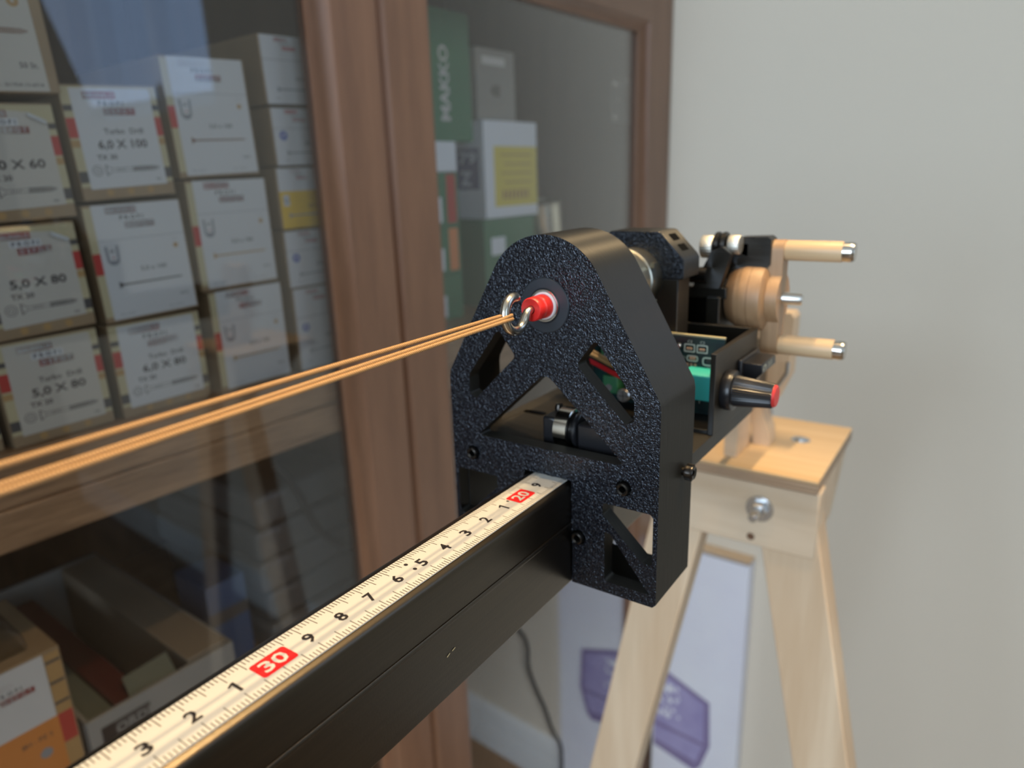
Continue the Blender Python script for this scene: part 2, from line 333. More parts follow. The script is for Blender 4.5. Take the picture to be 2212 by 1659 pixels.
# ================================================================== aluminium beam with the tape on it
bx = empty('aluminium_beam', 'dark bronze rectangular metal beam carrying a white measuring tape', 'beam', (0, 0, -4))
prof = roundpoly([(-.97, -3.98), (.97, -3.98), (.97, -1.72), (1.0, -1.67), (1.0, -1.60), (.97, -1.54)], [.1, .1, .02, .02, .02, .02], 5)
ec = [(.70, -.02)]; kx = ((.70, 8), (.76, 20), (.88, 40), (.92, 56), (.945, 70), (.96, 81), (.97, 88))
for i in range(1, 37):
    x = .70 + .27 * (1 - (1 - i / 36) ** 1.6); xm = (x + ec[-1][0]) / 2
    for (xa, ta), (xb, tb) in zip(kx, kx[1:]):
        if xa <= xm <= xb: tl = ta + (tb - ta) * (xm - xa) / (xb - xa)
    ec.append((x, ec[-1][1] - math.tan(math.radians(tl)) * (x - ec[-1][0])))
prof += ec[::-1] + [(-x, z) for x, z in ec]
o = MB(); o.prism(prof, -62, 25, 'beam', 'Y'); o = o.build('tube', bx)
for p in o.data.polygons: p.use_smooth = abs(p.normal.y) < .5
o.data.set_sharp_from_angle(angle=math.radians(30)) if hasattr(o.data, 'set_sharp_from_angle') else None
sc = MB(); sc.add([(.985, -7.08, -2.62), (.985, -6.95, -2.57), (.985, -6.93, -2.60), (.985, -7.06, -2.66)], [(0, 1, 2, 3)], 'kraft2')
sc.add([(.985, -6.84, -2.56), (.985, -6.70, -2.53), (.985, -6.69, -2.56), (.985, -6.83, -2.6)], [(0, 1, 2, 3)], 'kraft2'); sc.build('scratch', bx)
TL = lambda y: -.585 + .0017 * (y + 18)      # tape's left edge drifts a little
tp = MB()
N = 30; secs = []
for i in range(N + 1):
    y = -62 + i * (61.98 + .9) / N; a = TL(y); secs.append((y, a))
vsT = []; 
for y, a in secs:
    for j in range(9):
        t = j / 8; vsT.append((a + 1.345 * t, y, .012 + .018 * (1 - (2 * t - 1) ** 2)))
tp.add(vsT, [(i * 9 + j, i * 9 + j + 1, (i + 1) * 9 + j + 1, (i + 1) * 9 + j) for i in range(N) for j in range(8)], 'tape', True)
vb = [(a + 1.345 * q, y, -.02) for y, a in secs for q in (0, 1)]
nT = len(vb)
tp.add(vb + [(p[0], p[1], p[2] + .032) for p in vb], [(2 * i, 2 * i + 2, 2 * i + 2 + nT, 2 * i + nT) for i in range(N)] + [(2 * i + 1, 2 * i + 3, 2 * i + 3 + nT, 2 * i + 1 + nT) for i in range(N)], 'tape')
tape = tp.build('tape_measure', bx)
zt = .034
def tz(x, y): t = (x - TL(y)) / 1.345; return .0145 + .018 * (1 - (2 * t - 1) ** 2)
g = MB()
for k in range(0, 440):
    y = 0.9 - k * .1; mm = round((18.1 - y) * 10); y = 18.1 - mm / 10.
    a = TL(y); lw_ = .011; half = mm % 5 == 0
    segs = [(a + .01, a + (.40 if half else .215)), (a + 1.335, a + (1.0 if half else 1.16))]
    for x0, x1 in segs:
        xs = [x0 + (x1 - x0) * i / 3 for i in range(4)]
        g.add([(x, y - lw_, tz(x, y)) for x in xs] + [(x, y + lw_, tz(x, y)) for x in xs], [(i, i + 1, i + 5, i + 4) for i in range(3)], 'tick')
g.build('graduation_marks', tape)
def tfn(cy): return lambda x, y, off: (-y, cy + x, tz(-y, cy) + .002 + off)      # reading away from the camera, tops towards the cabinet
nb = MB()
for n_ in range(18, 45):
    cy = 18.1 - n_; xc = .10 + .0017 * (cy + 18)
    if n_ % 10 == 0:
        rb = roundpoly([(-.47, -.31 - xc), (.47, -.31 - xc), (.47, .31 - xc), (-.47, .31 - xc)], .09, 4)
        red = MB(); red.flat(rb, tfn(cy), 'tapered', .0015)
        red.text(str(n_), 0, -xc, .42, tfn(cy), 'tape', .004, .022, .66); red.build('red_number_block', tape)
    else:
        if n_ % 10 == 1:
            nb.flat([(.0, -.2 - xc), (.075, -.2 - xc), (.075, .2 - xc), (.02, .2 - xc), (-.11, .12 - xc), (-.085, .07 - xc), (.0, .115 - xc)], tfn(cy), 'ink', .0025)
        else: nb.text(str(n_ % 10), 0, -xc, .40, tfn(cy), 'ink', .0025, .024, .26)
for dx, dy, rr in ((-.18, -7.23, .055), (.19, -7.26, .055), (-.02, -2.46, .045)):
    nb.flat(circ(0, 0, rr, 16), lambda x, y, off, dx=dx, dy=dy: (dx + y * 1.2, dy + x, tz(dx, dy) + .003), 'ink')
nb.build('numerals', tape)

# ================================================================== winding head: bracket, plate, motor
wh = empty('winding_head', 'black plastic winding head with arched front plate and red spindle, on the beam', 'machine', (0, 0, -3.97))
arc = []
a0, a1 = math.radians(29.5), math.radians(150.5)
for i in range(25):
    t = a0 + (a1 - a0) * i / 24; arc.append((2.3 * math.cos(t), 6.2 + 2.3 * math.sin(t)))
outline = [(.985, -3.97), (4.13, -3.97), (4.25, -3.85), (4.25, 3.15), (4.2, 3.42)] + arc + [(-4.2, 3.42), (-4.25, 3.15), (-4.25, -3.85), (-4.13, -3.97), (-.985, -3.97), (-.985, .045), (.985, .045)]
q1 = roundpoly([(1.93, 5.2), (1.22, 4.27), (3.02, 2.47), (3.33, 2.62), (3.33, 3.35)], [.18, .2, .1, .1, .5], 6)
q2 = [(-x, z) for x, z in q1][::-1]
tri = roundpoly([(0, 3.85), (-3.05, 1.02), (3.05, 1.02)], [.45, .13, .13], 8)
l1 = roundpoly([(2.22, -.5), (3.98, -.5), (4.08, -.62), (4.08, -2.38), (3.72, -2.38), (2.22, -.95)], [.12, .06, .06, .1, .1, .1], 4)
l2 = roundpoly([(2.3, -1.55), (2.52, -1.62), (4.02, -3.52), (2.3, -3.52)], [.12, .1, .03, .15], 4)
holes = [circ(.05, 6.18, .935), q1, q2, tri, l1, l2, [(-x, z) for x, z in l1][::-1], [(-x, z) for x, z in l2][::-1]]
for sx, sz in ((-3.3, .25), (3.0, .22), (1.26, -2.08), (-1.26, -2.08)): holes.append(circ(sx, sz, .29, 20))
fp = MB(); fp.prism(outline, 0, .6, 'pitted', 'Y', holes, 'layered'); fp.build('front_plate', wh, bevel=.035)
rm = MB(); rm.prism(outline, .6, 2.98, 'layered', 'Y', [offset(outline, .19)]); rm = rm.build('rim', wh, bevel=.02)
for sx, sz in ((-3.3, .25), (3.0, .22), (1.26, -2.08), (-1.26, -2.08)):
    s_ = MB(); s_.lathe([(.29, .4), (.29, .3)], 'blackmatte', (sx, 0, sz)); 
    s_.lathe([(.10, .20), (.115, -.13), (.17, -.17), (.215, -.14), (.23, -.05), (.23, .3)], 'blacksteel', (sx, 0, sz), seg=32)
    s_.lathe([(.0, .05), (.10, .05)], 'zinc', (sx, 0, sz), seg=6); s_.build('socket_screw', wh)
s_ = MB(); prf = [(.0, .46), (.10, .46), (.11, .70), (.22, .74), (.27, .68), (.28, .45), (.20, .40), (.15, .40), (.15, 0)]
s_.lathe(prf, 'blacksteel', (3.93, 2.08, .35), 'X', 32)
for k in range(36):
    t = 2 * math.pi * k / 36; c_, n_ = math.cos(t), math.sin(t)
    s_.add([(4.39, 2.08 + .28 * math.cos(t - .04), .35 + .28 * math.sin(t - .04)), (4.39, 2.08 + .28 * math.cos(t + .04), .35 + .28 * math.sin(t + .04)), (4.39, 2.08 + .295 * c_, .35 + .295 * n_),
            (4.61, 2.08 + .28 * math.cos(t - .04), .35 + .28 * math.sin(t - .04)), (4.61, 2.08 + .28 * math.cos(t + .04), .35 + .28 * math.sin(t + .04)), (4.61, 2.08 + .295 * c_, .35 + .295 * n_)],
           [(0, 2, 5, 3), (2, 1, 4, 5)], 'blacksteel')
s_.build('knurled_side_screw', wh)
# bearing, spindle, eye screw
b_ = MB(); b_.lathe([(.56, .5), (.56, -.03), (.60, -.06), (.90, -.05), (.93, -.02), (.93, .5)], 'rubber', (.05, 0, 6.18), seg=64); b_.build('bearing_flange', wh)
b_ = MB(); b_.lathe([(.475, .5), (.475, -.07), (.50, -.10), (.54, -.10), (.56, -.06), (.56, .5)], 'steel', (.05, 0, 6.18), seg=64); b_.build('bearing_ring', wh)
b_ = MB(); b_.lathe([(.39, .5), (.39, -.13), (.41, -.15), (.455, -.15), (.465, -.12), (.465, .5)], 'white', (.05, 0, 6.18), seg=64); b_.build('white_bushing', wh)
b_ = MB(); b_.lathe([(.13, -.7), (.14, -.88), (.36, -.9), (.39, -.86), (.395, -.5), (.38, -.47), (.395, -.44), (.395, .5), (0, .5)], 'red', (.05, 0, 6.18), seg=48); sp = b_.build('spindle_sleeve', wh)
pts = [(.05, -.6, 6.19), (.05, -.9, 6.19), (.045, -1.08, 6.14)]
for i in range(0, 31):
    t = math.radians(-22 - i * 9.4); pts.append((.03 - .12 * i / 30, -1.70 + .53 * math.cos(t), 6.17 + .53 * math.sin(t)))
rs = [.125, .125, .132] + [.158] * 29 + [.13, .09]
b_ = MB(); b_.tube(pts, rs, 'hook', 20); b_.build('eye_screw', wh)
# base plate with a slot
bp_ = MB(); slot = roundpoly([(-3.75, 4.05), (-2.7, 4.05), (-2.7, 4.5), (-3.75, 4.5)], .2, 5)
bp_.prism([(-4.25, .6), (4.2, .6), (4.2, 10.45), (-4.25, 10.45)], .05, .62, 'carbon', 'Z', [slot], 'layeredz'); bp_.build('base_plate', wh, bevel=.02)
# roller between two black blocks, lying on the plate
b_ = MB(); b_.lathe([(.45, -.3), (.70, -.3), (.76, -.26), (.76, .26), (.70, .3), (.45, .3), (.45, -.3)], 'steel', (.05, 1.5, 1.39), 'X', 48); b_.build('roller_bearing', wh)
b_ = MB(); b_.lathe([(0, -.2), (.46, -.2), (.46, .42), (.70, .44), (.70, .62), (0, .62)], 'black', (.05, 1.5, 1.39), 'X', 40)
b_.box(.66, 2.2, 1.0, 2.4, .62, 1.78, 'black'); b_.box(-.85, -.3, 1.1, 2.4, .62, 1.80, 'black'); b_.build('roller_holder', wh, bevel=.08)
b_ = MB(); b_.lathe([(0, .14), (.13, .12), (.17, 0), (.17, -.1), (0, -.1)], 'blacksteel', (-.72, 2.1, 1.88), 'Z', 24); b_.build('holder_screw', wh)
# dark bar seen through the left opening, and the rear guard
b_ = MB(); b_.lathe([(0, -.1), (.42, -.1), (.42, 4.2), (0, 4.2)], 'black', (-3.6, 7.0, 4.2), 'X', 32); b_.build('cross_bar', wh)
b_ = MB(); b_.box(-3.4, 1.75, 7.05, 7.5, .62, 6.2, 'layeredz'); b_.box(1.35, 1.9, 7.05, 8.3, .62, 6.2, 'layeredz'); b_.box(-3.4, -2.9, 7.05, 8.3, .62, 6.2, 'layeredz'); b_.build('motor_post', wh, bevel=.05)
# motor
b_ = MB(); b_.lathe([(0, .62), (1.05, .62), (1.05, 3.1), (1.12, 3.2), (1.22, 3.3), (1.22, 5.9), (1.27, 5.95), (1.27, 6.35), (1.22, 6.4), (1.22, 7.3)], 'motor', (.02, 0, 6.2), seg=64); mo = b_.build('motor', wh)
b_ = MB(); b_.box(1.16, 1.32, 5.95, 6.3, 6.75, 6.95, 'motor'); b_.box(1.16, 1.32, 5.95, 6.3, 5.3, 5.5, 'motor'); b_.build('clamp_tab', mo)
cap = [(-2.1, 6.2), (2.1, 6.2), (2.12, 6.35), (2.12, 6.95), (2.02, 7.1), (1.12, 8.02), (1.0, 8.06), (-1.0, 8.06), (-1.12, 8.02), (-2.02, 7.1), (-2.1, 6.95)]
b_ = MB(); b_.prism(cap, 7.0, 8.75, 'pitted', 'Y', (), 'layered')
b_.build('motor_clamp_cap', wh, bevel=.05)
for t0 in (.25, .68):                                     # two flat patches on the slanted shoulder, painting the shade inside its nut pockets
    px_, pz_ = 1.12 + .9 * t0, 8.02 - .92 * t0; d_ = Vector((.70, 0, -.715)); n_ = Vector((.715, 0, .70)); c_ = Vector((px_, 7.85, pz_)) + n_ * .012
    k = MB(); k.add([c_ + d_ * a * .17 + Vector((0, 1, 0)) * b2 * .36 for a, b2 in ((-1, -1), (1, -1), (1, 1), (-1, 1))], [(0, 1, 2, 3)], 'void'); k.build('nut_pocket_shade', wh)

# ================================================================== control box
cb = empty('control_box', 'open black control box with circuit board, ribbed knob and rocker switch', 'control box', (0, 0, .62))
b_ = MB()
b_.box(4.0, 4.22, 5.15, 10.4, .62, 3.82, 'layeredz'); b_.box(-3.4, 4.0, 10.2, 10.4, .62, 3.82, 'layeredz')
b_.box(-1.95, -1.8, 6.9, 7.04, .62, 3.6, 'layeredz'); b_.box(-1.8, 4.0, 5.2, 7.04, .62, .80, 'layeredz'); b_.box(1.95, 4.0, 7.04, 10.2, .62, .80, 'layeredz')
b_.build('housing', cb, bevel=.03)
YB = 6.85
b_ = MB(); b_.box(-1.75, 3.95, YB, YB + .16, .82, 4.0, 'pcb'); pcb = b_.build('circuit_board', cb)
b_ = MB(); b_.box(-1.75, 3.95, YB - .01, YB + .17, 4.0, 4.06, 'kraft2'); b_.build('board_top_edge', pcb)
def pf(x, z, off): return (x, YB - .004 - off, z)
def ringrect(mb, x, z, w_, h_, t, fn, m, rr=.05):
    o_ = roundpoly(rect(x - w_ / 2, x + w_ / 2, z - h_ / 2, z + h_ / 2), rr, 3); i_ = roundpoly(rect(x - w_ / 2 + t, x + w_ / 2 - t, z - h_ / 2 + t, z + h_ / 2 - t), rr * .6, 3); n = len(o_)
    mb.add([fn(p[0], p[1], .003) for p in o_] + [fn(p[0], p[1], .003) for p in i_], [(i, (i + 1) % n, (i + 1) % n + n, i + n) for i in range(n)], m)
b_ = MB()
for x in (2.55, 3.07): ringrect(b_, x, 3.52, .46, .34, .05, pf, 'silk'); b_.text('C3' if x < 3 else 'C2', x, 3.78, .12, pf, 'silk', .004)
ringrect(b_, 2.68, 3.1, .48, .26, .05, pf, 'silk', .12); ringrect(b_, 3.45, 3.04, .72, .36, .06, pf, 'silk', .14); b_.text('R1', 2.32, 3.12, .1, pf, 'silk', .004); b_.text('SW', 3.4, 2.78, .1, pf, 'silk', .004)
b_.text('1', 3.05, 1.35, .16, pf, 'silk', .004); b_.build('board_print', pcb)
for x, z, w_, h_, mm in ((2.55, 3.5, .24, .1, 'resistor'), (3.07, 3.5, .24, .1, 'resistor'), (2.7, 3.1, .26, .12, 'resistor'), (3.42, 3.05, .3, .14, 'blackmatte'), (3.66, 3.05, .16, .22, 'silk'), (2.5, 2.78, .1, .24, 'resistor'), (2.66, 2.78, .1, .24, 'resistor'), (2.82, 2.78, .1, .24, 'resistor')):
    b_ = MB(); b_.box(x - w_ / 2, x + w_ / 2, YB - .06, YB, z - h_ / 2, z + h_ / 2, mm); b_.build('chip_component', pcb, bevel=.015)
for x, z in ((2.12, 3.58), (3.78, 2.35), (3.1, 1.55), (3.6, 1.45), (3.75, 1.45)):
    b_ = MB(); b_.lathe([(.11, 0), (.09, -.07), (0, -.10)], 'solder', (x, YB, z), 'Y', 16); b_.build('solder_joint', pcb)
b_ = MB(); b_.prism([(YB, 1.60), (YB, 2.80), (YB - .35, 2.80), (YB - .68, 2.62), (YB - .68, 1.60)], 2.62, 3.72, 'teal', 'X'); b_.build('potentiometer_body', cb, bevel=.04)
b_ = MB(); b_.box(3.74, 3.80, YB - .75, YB, 1.5, 2.66, 'zinc'); b_.build('potentiometer_bracket', cb)
for x, z in ((-.72, 3.12), (-.62, 1.72)):                                 # screw terminals
    b_ = MB(); b_.box(x - .35, x + .35, YB - .7, YB, z - .38, z + .38, 'terminal'); tb = b_.build('screw_terminal', cb, bevel=.05)
    b_ = MB(); b_.lathe([(0, -.02), (.15, -.02), (.15, .03)], 'zinc', (x - .05, YB - .71, z - .12), 'Y', 20); b_.build('terminal_screw', tb)
b_ = MB(); b_.lathe([(0, -.9), (.26, -.9), (.3, -.85), (.3, 0)], 'zinc', (.08, YB, 1.38), 'Y', 32); cp = b_.build('capacitor', cb)
b_ = MB(); b_.lathe([(0, -.9), (.26, -.9), (.3, -.85), (.3, 0)], 'zinc', (.68, YB, 1.5), 'Y', 32); b_.build('capacitor', cb)
b_ = MB()
for a in (0, math.pi / 2):
    d_ = Vector((math.cos(a), 0, math.sin(a))); n_ = Vector((-math.sin(a), 0, math.cos(a))); c_ = Vector((.08, YB - .905, 1.38))
    b_.add([c_ + d_ * .22 + n_ * .02, c_ + d_ * .22 - n_ * .02, c_ - d_ * .22 - n_ * .02, c_ - d_ * .22 + n_ * .02], [(0, 1, 2, 3)], 'ldark')
b_.build('vent_cross', cp)
b_ = MB(); b_.box(.0, .3, YB - .5, YB, 2.0, 2.25, 'white'); b_.build('white_connector', cb, bevel=.04)
for k, (z0, z1, mm, rr) in enumerate(((3.0, 2.85, 'wirebrown', .09), (2.87, 2.73, 'wireblack', .09), (3.12, 2.95, 'wirebrown', .07), (2.72, 2.55, 'wirered', .1), (2.58, 2.42, 'wirered', .09), (3.75, 3.5, 'wirered', .12), (3.5, 3.3, 'wireblack', .1))):
    pts = []
    for i in range(13):
        t = i / 12; pts.append((-1.6 + 3.8 * t, 5.6 + .5 * math.cos(t * 3) + .05 * k, z0 + (z1 - z0) * t - .35 * math.sin(math.pi * t)))
    b_ = MB(); b_.tube(pts, rr, mm, 10); b_.build({'wirered': 'red_wire', 'wirebrown': 'brown_wire', 'wireblack': 'black_wire'}[mm], cb)
KY, KZ = 6.4, 2.15
b_ = MB(); b_.lathe([(.0, 4.22), (.76, 4.22), (.80, 4.30), (.80, 4.52), (.77, 4.6), (.60, 4.62), (.57, 4.66)], 'black', (0, KY, KZ), 'X', 64)
n_s = 40; vsK = []
for a_, R0 in ((4.62, .60), (4.7, .60), (6.0, .475), (6.06, .45)):
    for k in range(n_s * 2):
        t = math.pi * k / n_s; rr = R0 * (1 if k % 2 else .955); vsK.append((a_, KY + rr * math.cos(t), KZ + rr * math.sin(t)))
nn = n_s * 2
b_.add(vsK, [(i * nn + k, i * nn + (k + 1) % nn, (i + 1) * nn + (k + 1) % nn, (i + 1) * nn + k) for i in range(3) for k in range(nn)] + [tuple(range(3 * nn, 4 * nn))], 'black'); kn = b_.build('ribbed_knob', cb)
b_ = MB(); b_.lathe([(.43, 6.03), (.43, 6.10), (.38, 6.16), (0, 6.19)], 'redcap', (0, KY, KZ), 'X', 48); b_.build('red_cap', kn)
b_ = MB(); b_.box(4.22, 4.40, 7.75, 10.2, 1.3, 3.02, 'black'); sw = b_.build('rocker_switch', cb, bevel=.05)
b_ = MB(); b_.prism([(4.35, 1.45), (4.42, 1.45), (4.6, 1.9), (5.15, 2.5), (5.12, 2.86), (4.35, 2.86)], 8.0, 9.95, 'black', 'Y')
b_.text('O', 0, 0, .3, lambda x, y, off: (5.145, 8.35 + x * 1.4, 2.66 + y), 'silk'); b_.text('I I', 0, 0, .28, lambda x, y, off: (5.145, 9.1 + x * 1.4, 2.66 + y), 'silk'); b_.build('rocker', sw, bevel=.03)

# ================================================================== clamp behind and hand crank
rc = empty('thumb_screw_clamp', 'black clamp arm with shiny thumb screw behind the control box', 'clamp', (2.6, 12, .6))
b_ = MB()
b_.prism(roundpoly([(1.35, 5.3), (2.0, 5.1), (2.55, 5.5), (4.1, 6.2), (4.25, 6.35), (4.25, 7.42), (4.1, 7.55), (2.9, 7.5), (2.3, 7.0)], .08, 3), 11.4, 12.3, 'layeredz', 'Y')
b_.build('arm', rc, bevel=.06)
b_ = MB(); b_.prism(roundpoly([(1.3, 5.4), (2.5, 5.4), (2.95, 6.9), (2.55, 7.2), (2.1, 7.0)], .08, 3), 10.2, 10.7, 'layeredz', 'Y'); b_.build('jaw', rc, bevel=.06)
b_ = MB(); b_.box(-3.4, 2.7, 10.6, 13.4, 4.9, 5.4, 'layeredz'); b_.box(1.9, 2.5, 10.4, 12.6, .1, 5.0, 'layeredz'); b_.box(-3.4, -2.6, 10.6, 13.4, .1, 4.9, 'layeredz'); b_.box(-2.6, 2.5, 12.6, 13.4, .1, 5.0, 'layeredz')
b_.box(-3.4, 3.2, 10.6, 13.4, .1, .6, 'layeredz'); b_.build('gearbox_frame', rc, bevel=.05)
b_ = MB(); b_.tube([(1.0, 9.4, 5.15), (.2, 9.0, 3.6)], .09, 'layeredz', 8); b_.build('diagonal_brace', rc)
def thumb(x, y, z, l, r_, m):
    k = MB(); n = 26; v_ = []
    for a_ in (0, l):
        for i in range(n * 2):
            t = math.pi * i / n; rr = r_ * (1 if i % 2 else .93); v_.append((x + a_, y + rr * math.cos(t), z + rr * math.sin(t)))
    nn = n * 2; k.add(v_, [(i, (i + 1) % nn, (i + 1) % nn + nn, i + nn) for i in range(nn)] + [tuple(range(nn)), tuple(range(nn, 2 * nn))], m); return k
thumb(1.42, 11, 7.10, .55, .5, 'nickel').build('thumb_nut', rc, bevel=.03)
thumb(2.6, 11, 7.22, .50, .42, 'nickel').build('thumb_nut', rc, bevel=.03)
for xx in (2.02, 2.32):
    b_ = MB(); b_.lathe([(0, 0), (.52, 0), (.56, .05), (.56, .15), (.52, .2), (0, .2)], 'blacksteel', (xx, 11, 7.2), 'X', 40); b_.build('washer', rc)
b_ = MB(); b_.lathe([(0, 0), (.36, 0), (.36, .75), (0, .75)], 'blacksteel', (1.2, 10.3, 5.95), 'X', 24); b_.build('clamp_screw', rc)
cr = empty('hand_crank', 'wooden hand crank with two turned handles and laminated hub beside the clamp', 'crank', (4.6, 12, 4.88))
HY, HZ = 12., 4.88
b_ = MB(); prf = [(0, 2.55), (1.18, 2.55), (1.3, 2.7), (1.42, 2.95), (1.42, 3.0), (1.47, 3.2), (1.5, 3.3), (1.5, 3.55), (1.5, 3.6), (1.5, 3.95), (1.47, 4.1), (1.2, 4.25), (0, 4.25)]
b_.lathe(prf, 'crankply', (0, HY, HZ), 'X', 64, mats=['crankply', 'crankply2', 'crankply2', 'crankply2', 'crankply', 'crankply', 'crankply', 'crankply2', 'crankply', 'crankply', 'crankply', 'crankply']); b_.build('laminated_hub', cr)
b_ = MB(); b_.lathe([(0, 2.3), (.95, 2.3), (1.0, 2.35), (1.0, 2.55)], 'zinc', (0, HY, HZ), 'X', 40); b_.build('hub_flange', cr)
bar = []
for i in range(13): t = math.radians(0 + 15 * i); bar.append((HY + .45 * math.cos(t), HZ + 2.06 + .45 * math.sin(t)))
bar += [(HY - .45, HZ + 1.0), (HY - .85, HZ + .7), (HY - 1.1, HZ + .25), (HY - 1.1, HZ - .25), (HY - .85, HZ - .7), (HY - .45, HZ - 1.0)]
for i in range(13): t = math.radians(180 + 15 * i); bar.append((HY + .45 * math.cos(t), HZ - 2.06 + .45 * math.sin(t)))
bar += [(HY + .45, HZ - 1.0), (HY + .85, HZ - .7), (HY + 1.1, HZ - .25), (HY + 1.1, HZ + .25), (HY + .85, HZ + .7), (HY + .45, HZ + 1.0)]
b_ = MB(); b_.prism(bar, 4.0, 4.75, 'crankply', 'X'); b_.build('crank_bar', cr, bevel=.04)
b_ = MB(); b_.lathe([(0, 4.25), (.27, 4.25), (.27, 5.5), (.22, 5.58), (0, 5.6)], 'alu', (0, HY, HZ), 'X', 32); b_.build('axle', cr)
for sg in (1, -1):
    b_ = MB(); b_.lathe([(0, 4.75), (.41, 4.75), (.43, 4.8), (.43, 6.95), (.42, 7.0), (0, 7.0)], 'beech', (0, HY, HZ + sg * 2.06), 'X', 40); hd = b_.build('handle', cr)
    b_ = MB(); b_.lathe([(.40, 7.0), (.41, 7.3), (.41, 7.36), (.36, 7.45), (0, 7.45)], 'steel', (0, HY, HZ + sg * 2.06), 'X', 40); b_.build('steel_end', hd)

# ================================================================== string
st = empty('twisted_string', 'tan twisted cord doubled through the eye screw, running above the beam', 'string', (0, -2.2, 6.2))
def strand(name, p_end, p_far, r_, wrap):
    a, b2 = Vector(p_end), Vector(p_far); pts = [a + (b2 - a) * (i / 60) for i in range(61)]
    k = MB(); k.tube(wrap + pts, r_, 'cord', 12); k.build(name, st)
strand('upper_strand', (-.10, -2.55, 6.22), (-.42, -62, 6.28), .06, [(-.05, -1.96, 6.12), (-.13, -2.08, 6.20)])
strand('lower_strand', (.06, -2.5, 6.16), (.62, -62, 5.62), .06, [(.0, -1.92, 6.15), (.10, -2.06, 6.21), (.09, -2.3, 6.19)])
strand('lower_strand', (.12, -2.6, 6.09), (.75, -62, 5.48), .06, [(.0, -1.92, 6.06), (.13, -2.06, 6.10)])

# ================================================================== wooden trestle
tr = empty('wooden_trestle', 'pale pine trestle with plywood top carrying the far end of the beam', 'trestle', (0, 26, FZ))
ZT = -7.6
b_ = MB(); b_.box(-5.6, 5.2, 21.8, 32.6, ZT - .18, ZT, 'birchply')
zz = ZT - .18
for i in range(5): t_ = .10 if i % 2 == 0 else .17; b_.box(-5.6, 5.2, 21.8, 32.6, zz - t_, zz, 'plydark' if i % 2 == 0 else 'plyedge'); zz -= t_
b_.build('plywood_top', tr)
b_ = MB(); b_.box(-5.4, 5.35, 22.1, 23.6, -12.9, zz, 'pine_h'); b_.build('front_board', tr, bevel=.12)
b_ = MB(); b_.prism([(23.6, zz), (31.6, zz), (27.5, -12.0), (23.6, -12.6)], -5.2, 5.15, 'pine_h', 'X'); b_.build('head_block', tr, bevel=.12)
def leg(x0, x1, y0, y1):
    k = MB(); z0, z1 = -10.5, FZ; w_ = 3.65
    v_ = []
    for x, z in ((x0, z0), (x1, z1)):
        for y in (y0, y1):
            for dx in (-w_ / 2, w_ / 2): v_.append((x + dx, y, z))
    k.add(v_, [(0, 1, 3, 2), (4, 6, 7, 5), (0, 4, 5, 1), (2, 3, 7, 6), (0, 2, 6, 4), (1, 5, 7, 3)], 'pine'); return k.build('leg', tr, bevel=.1)
def lx(side, z): return (3.95 + (-z - 13) * .2) if side > 0 else (-3.65 - (-z - 13) * .2)
leg(lx(1, -10.5), lx(1, FZ), 22.25, 24.4); leg(lx(-1, -10.5), lx(-1, FZ), 22.25, 24.4)
b_ = MB(); b_.lathe([(0, -.16), (.85, -.16), (.85, 0)], 'zinc', (1.9, 22.1, -10.2), 'Y', 40); b_.build('large_washer', tr)
b_ = MB(); b_.lathe([(0, -.6), (.48, -.6), (.55, -.5), (.55, -.16)], 'zinc', (1.9, 22.1, -10.2), 'Y', 6); b_.build('hexagon_nut', tr)
b_ = MB(); b_.lathe([(0, -1.7), (.24, -1.7), (.29, -1.6), (.29, -.5)], 'zinc', (1.9, 22.1, -10.2), 'Y', 24); b_.build('threaded_rod', tr)
b_ = MB(); b_.lathe([(0, .16), (.30, .14), (.36, .06), (.36, .03), (.62, .03), (.62, 0)], 'zinc', (2.66, 28.5, ZT), 'Z', 40); b_.build('round_screw_head', tr)
b_ = MB(); b_.flat(circ(0, 0, .25, 20), lambda x, y, off: (1.45 + x, 22.09, -12.3 + y), 'lbrown'); b_.build('wood_knot', tr)
b_ = MB(); b_.prism(roundpoly([(.1, ZT), (1.2, ZT), (1.05, -6.6), (.45, -4.9), (1.3, -4.4), (2.05, -2.6), (2.1, 1.2), (1.9, 1.5), (-1.6, 1.5), (-1.6, -4.7), (-.3, -4.9)], .1, 3), 26.2, 27.8, 'pine', 'Y'); b_.build('upright_block', tr, bevel=.06)
b_ = MB(); b_.box(-.95, -.1, 23.2, 26.1, ZT, -4.02, 'pine_h'); b_.build('spacer_block', tr, bevel=.05)
b_ = MB(); b_.tube([(2.0, 26.0, -1.6), (2.0, 25.9, -2.3), (1.3, 25.9, -3.6), (1.1, 25.9, -4.6), (1.25, 25.9, -5.2)], .12, 'zinc', 8); b_.build('metal_hook', tr)

# ================================================================== canvas and cable by the far wall
cv = empty('printed_canvas', 'pale lavender canvas print with a purple box motif, leaning on the far wall', 'canvas', (-19, 72.5, FZ))
b_ = MB(WALL); b_.box(-25.6, -11.5, -2.2, -.1, FZ, -44.4, 'canvas'); b_.build('printed_face', cv)
b_ = MB(WALL); b_.box(-25.6, -11.5, -2.25, -.1, -44.0, -43.7, 'pine_h'); b_.build('top_batten', cv)
b_ = MB(WALL); fw = lambda x, z, off: (x, -2.22 - off, z)
b_.flat([(-25.4, -67.8), (-23.2, -67.2), (-16.2, -70), (-15.8, -78.2), (-17.2, -83), (-18.2, -84.2), (-25.4, -82.5)], fw, 'cpurple2')
b_.flat([(-25.4, -68.6), (-23.3, -68.1), (-17.0, -70.6), (-16.8, -78.0), (-25.4, -77.6)], fw, 'cpurple', .02)
b_.flat([(-25.4, -78.3), (-16.9, -78.7), (-17.9, -82.3), (-25.4, -81.2)], fw, 'cpurple', .02)
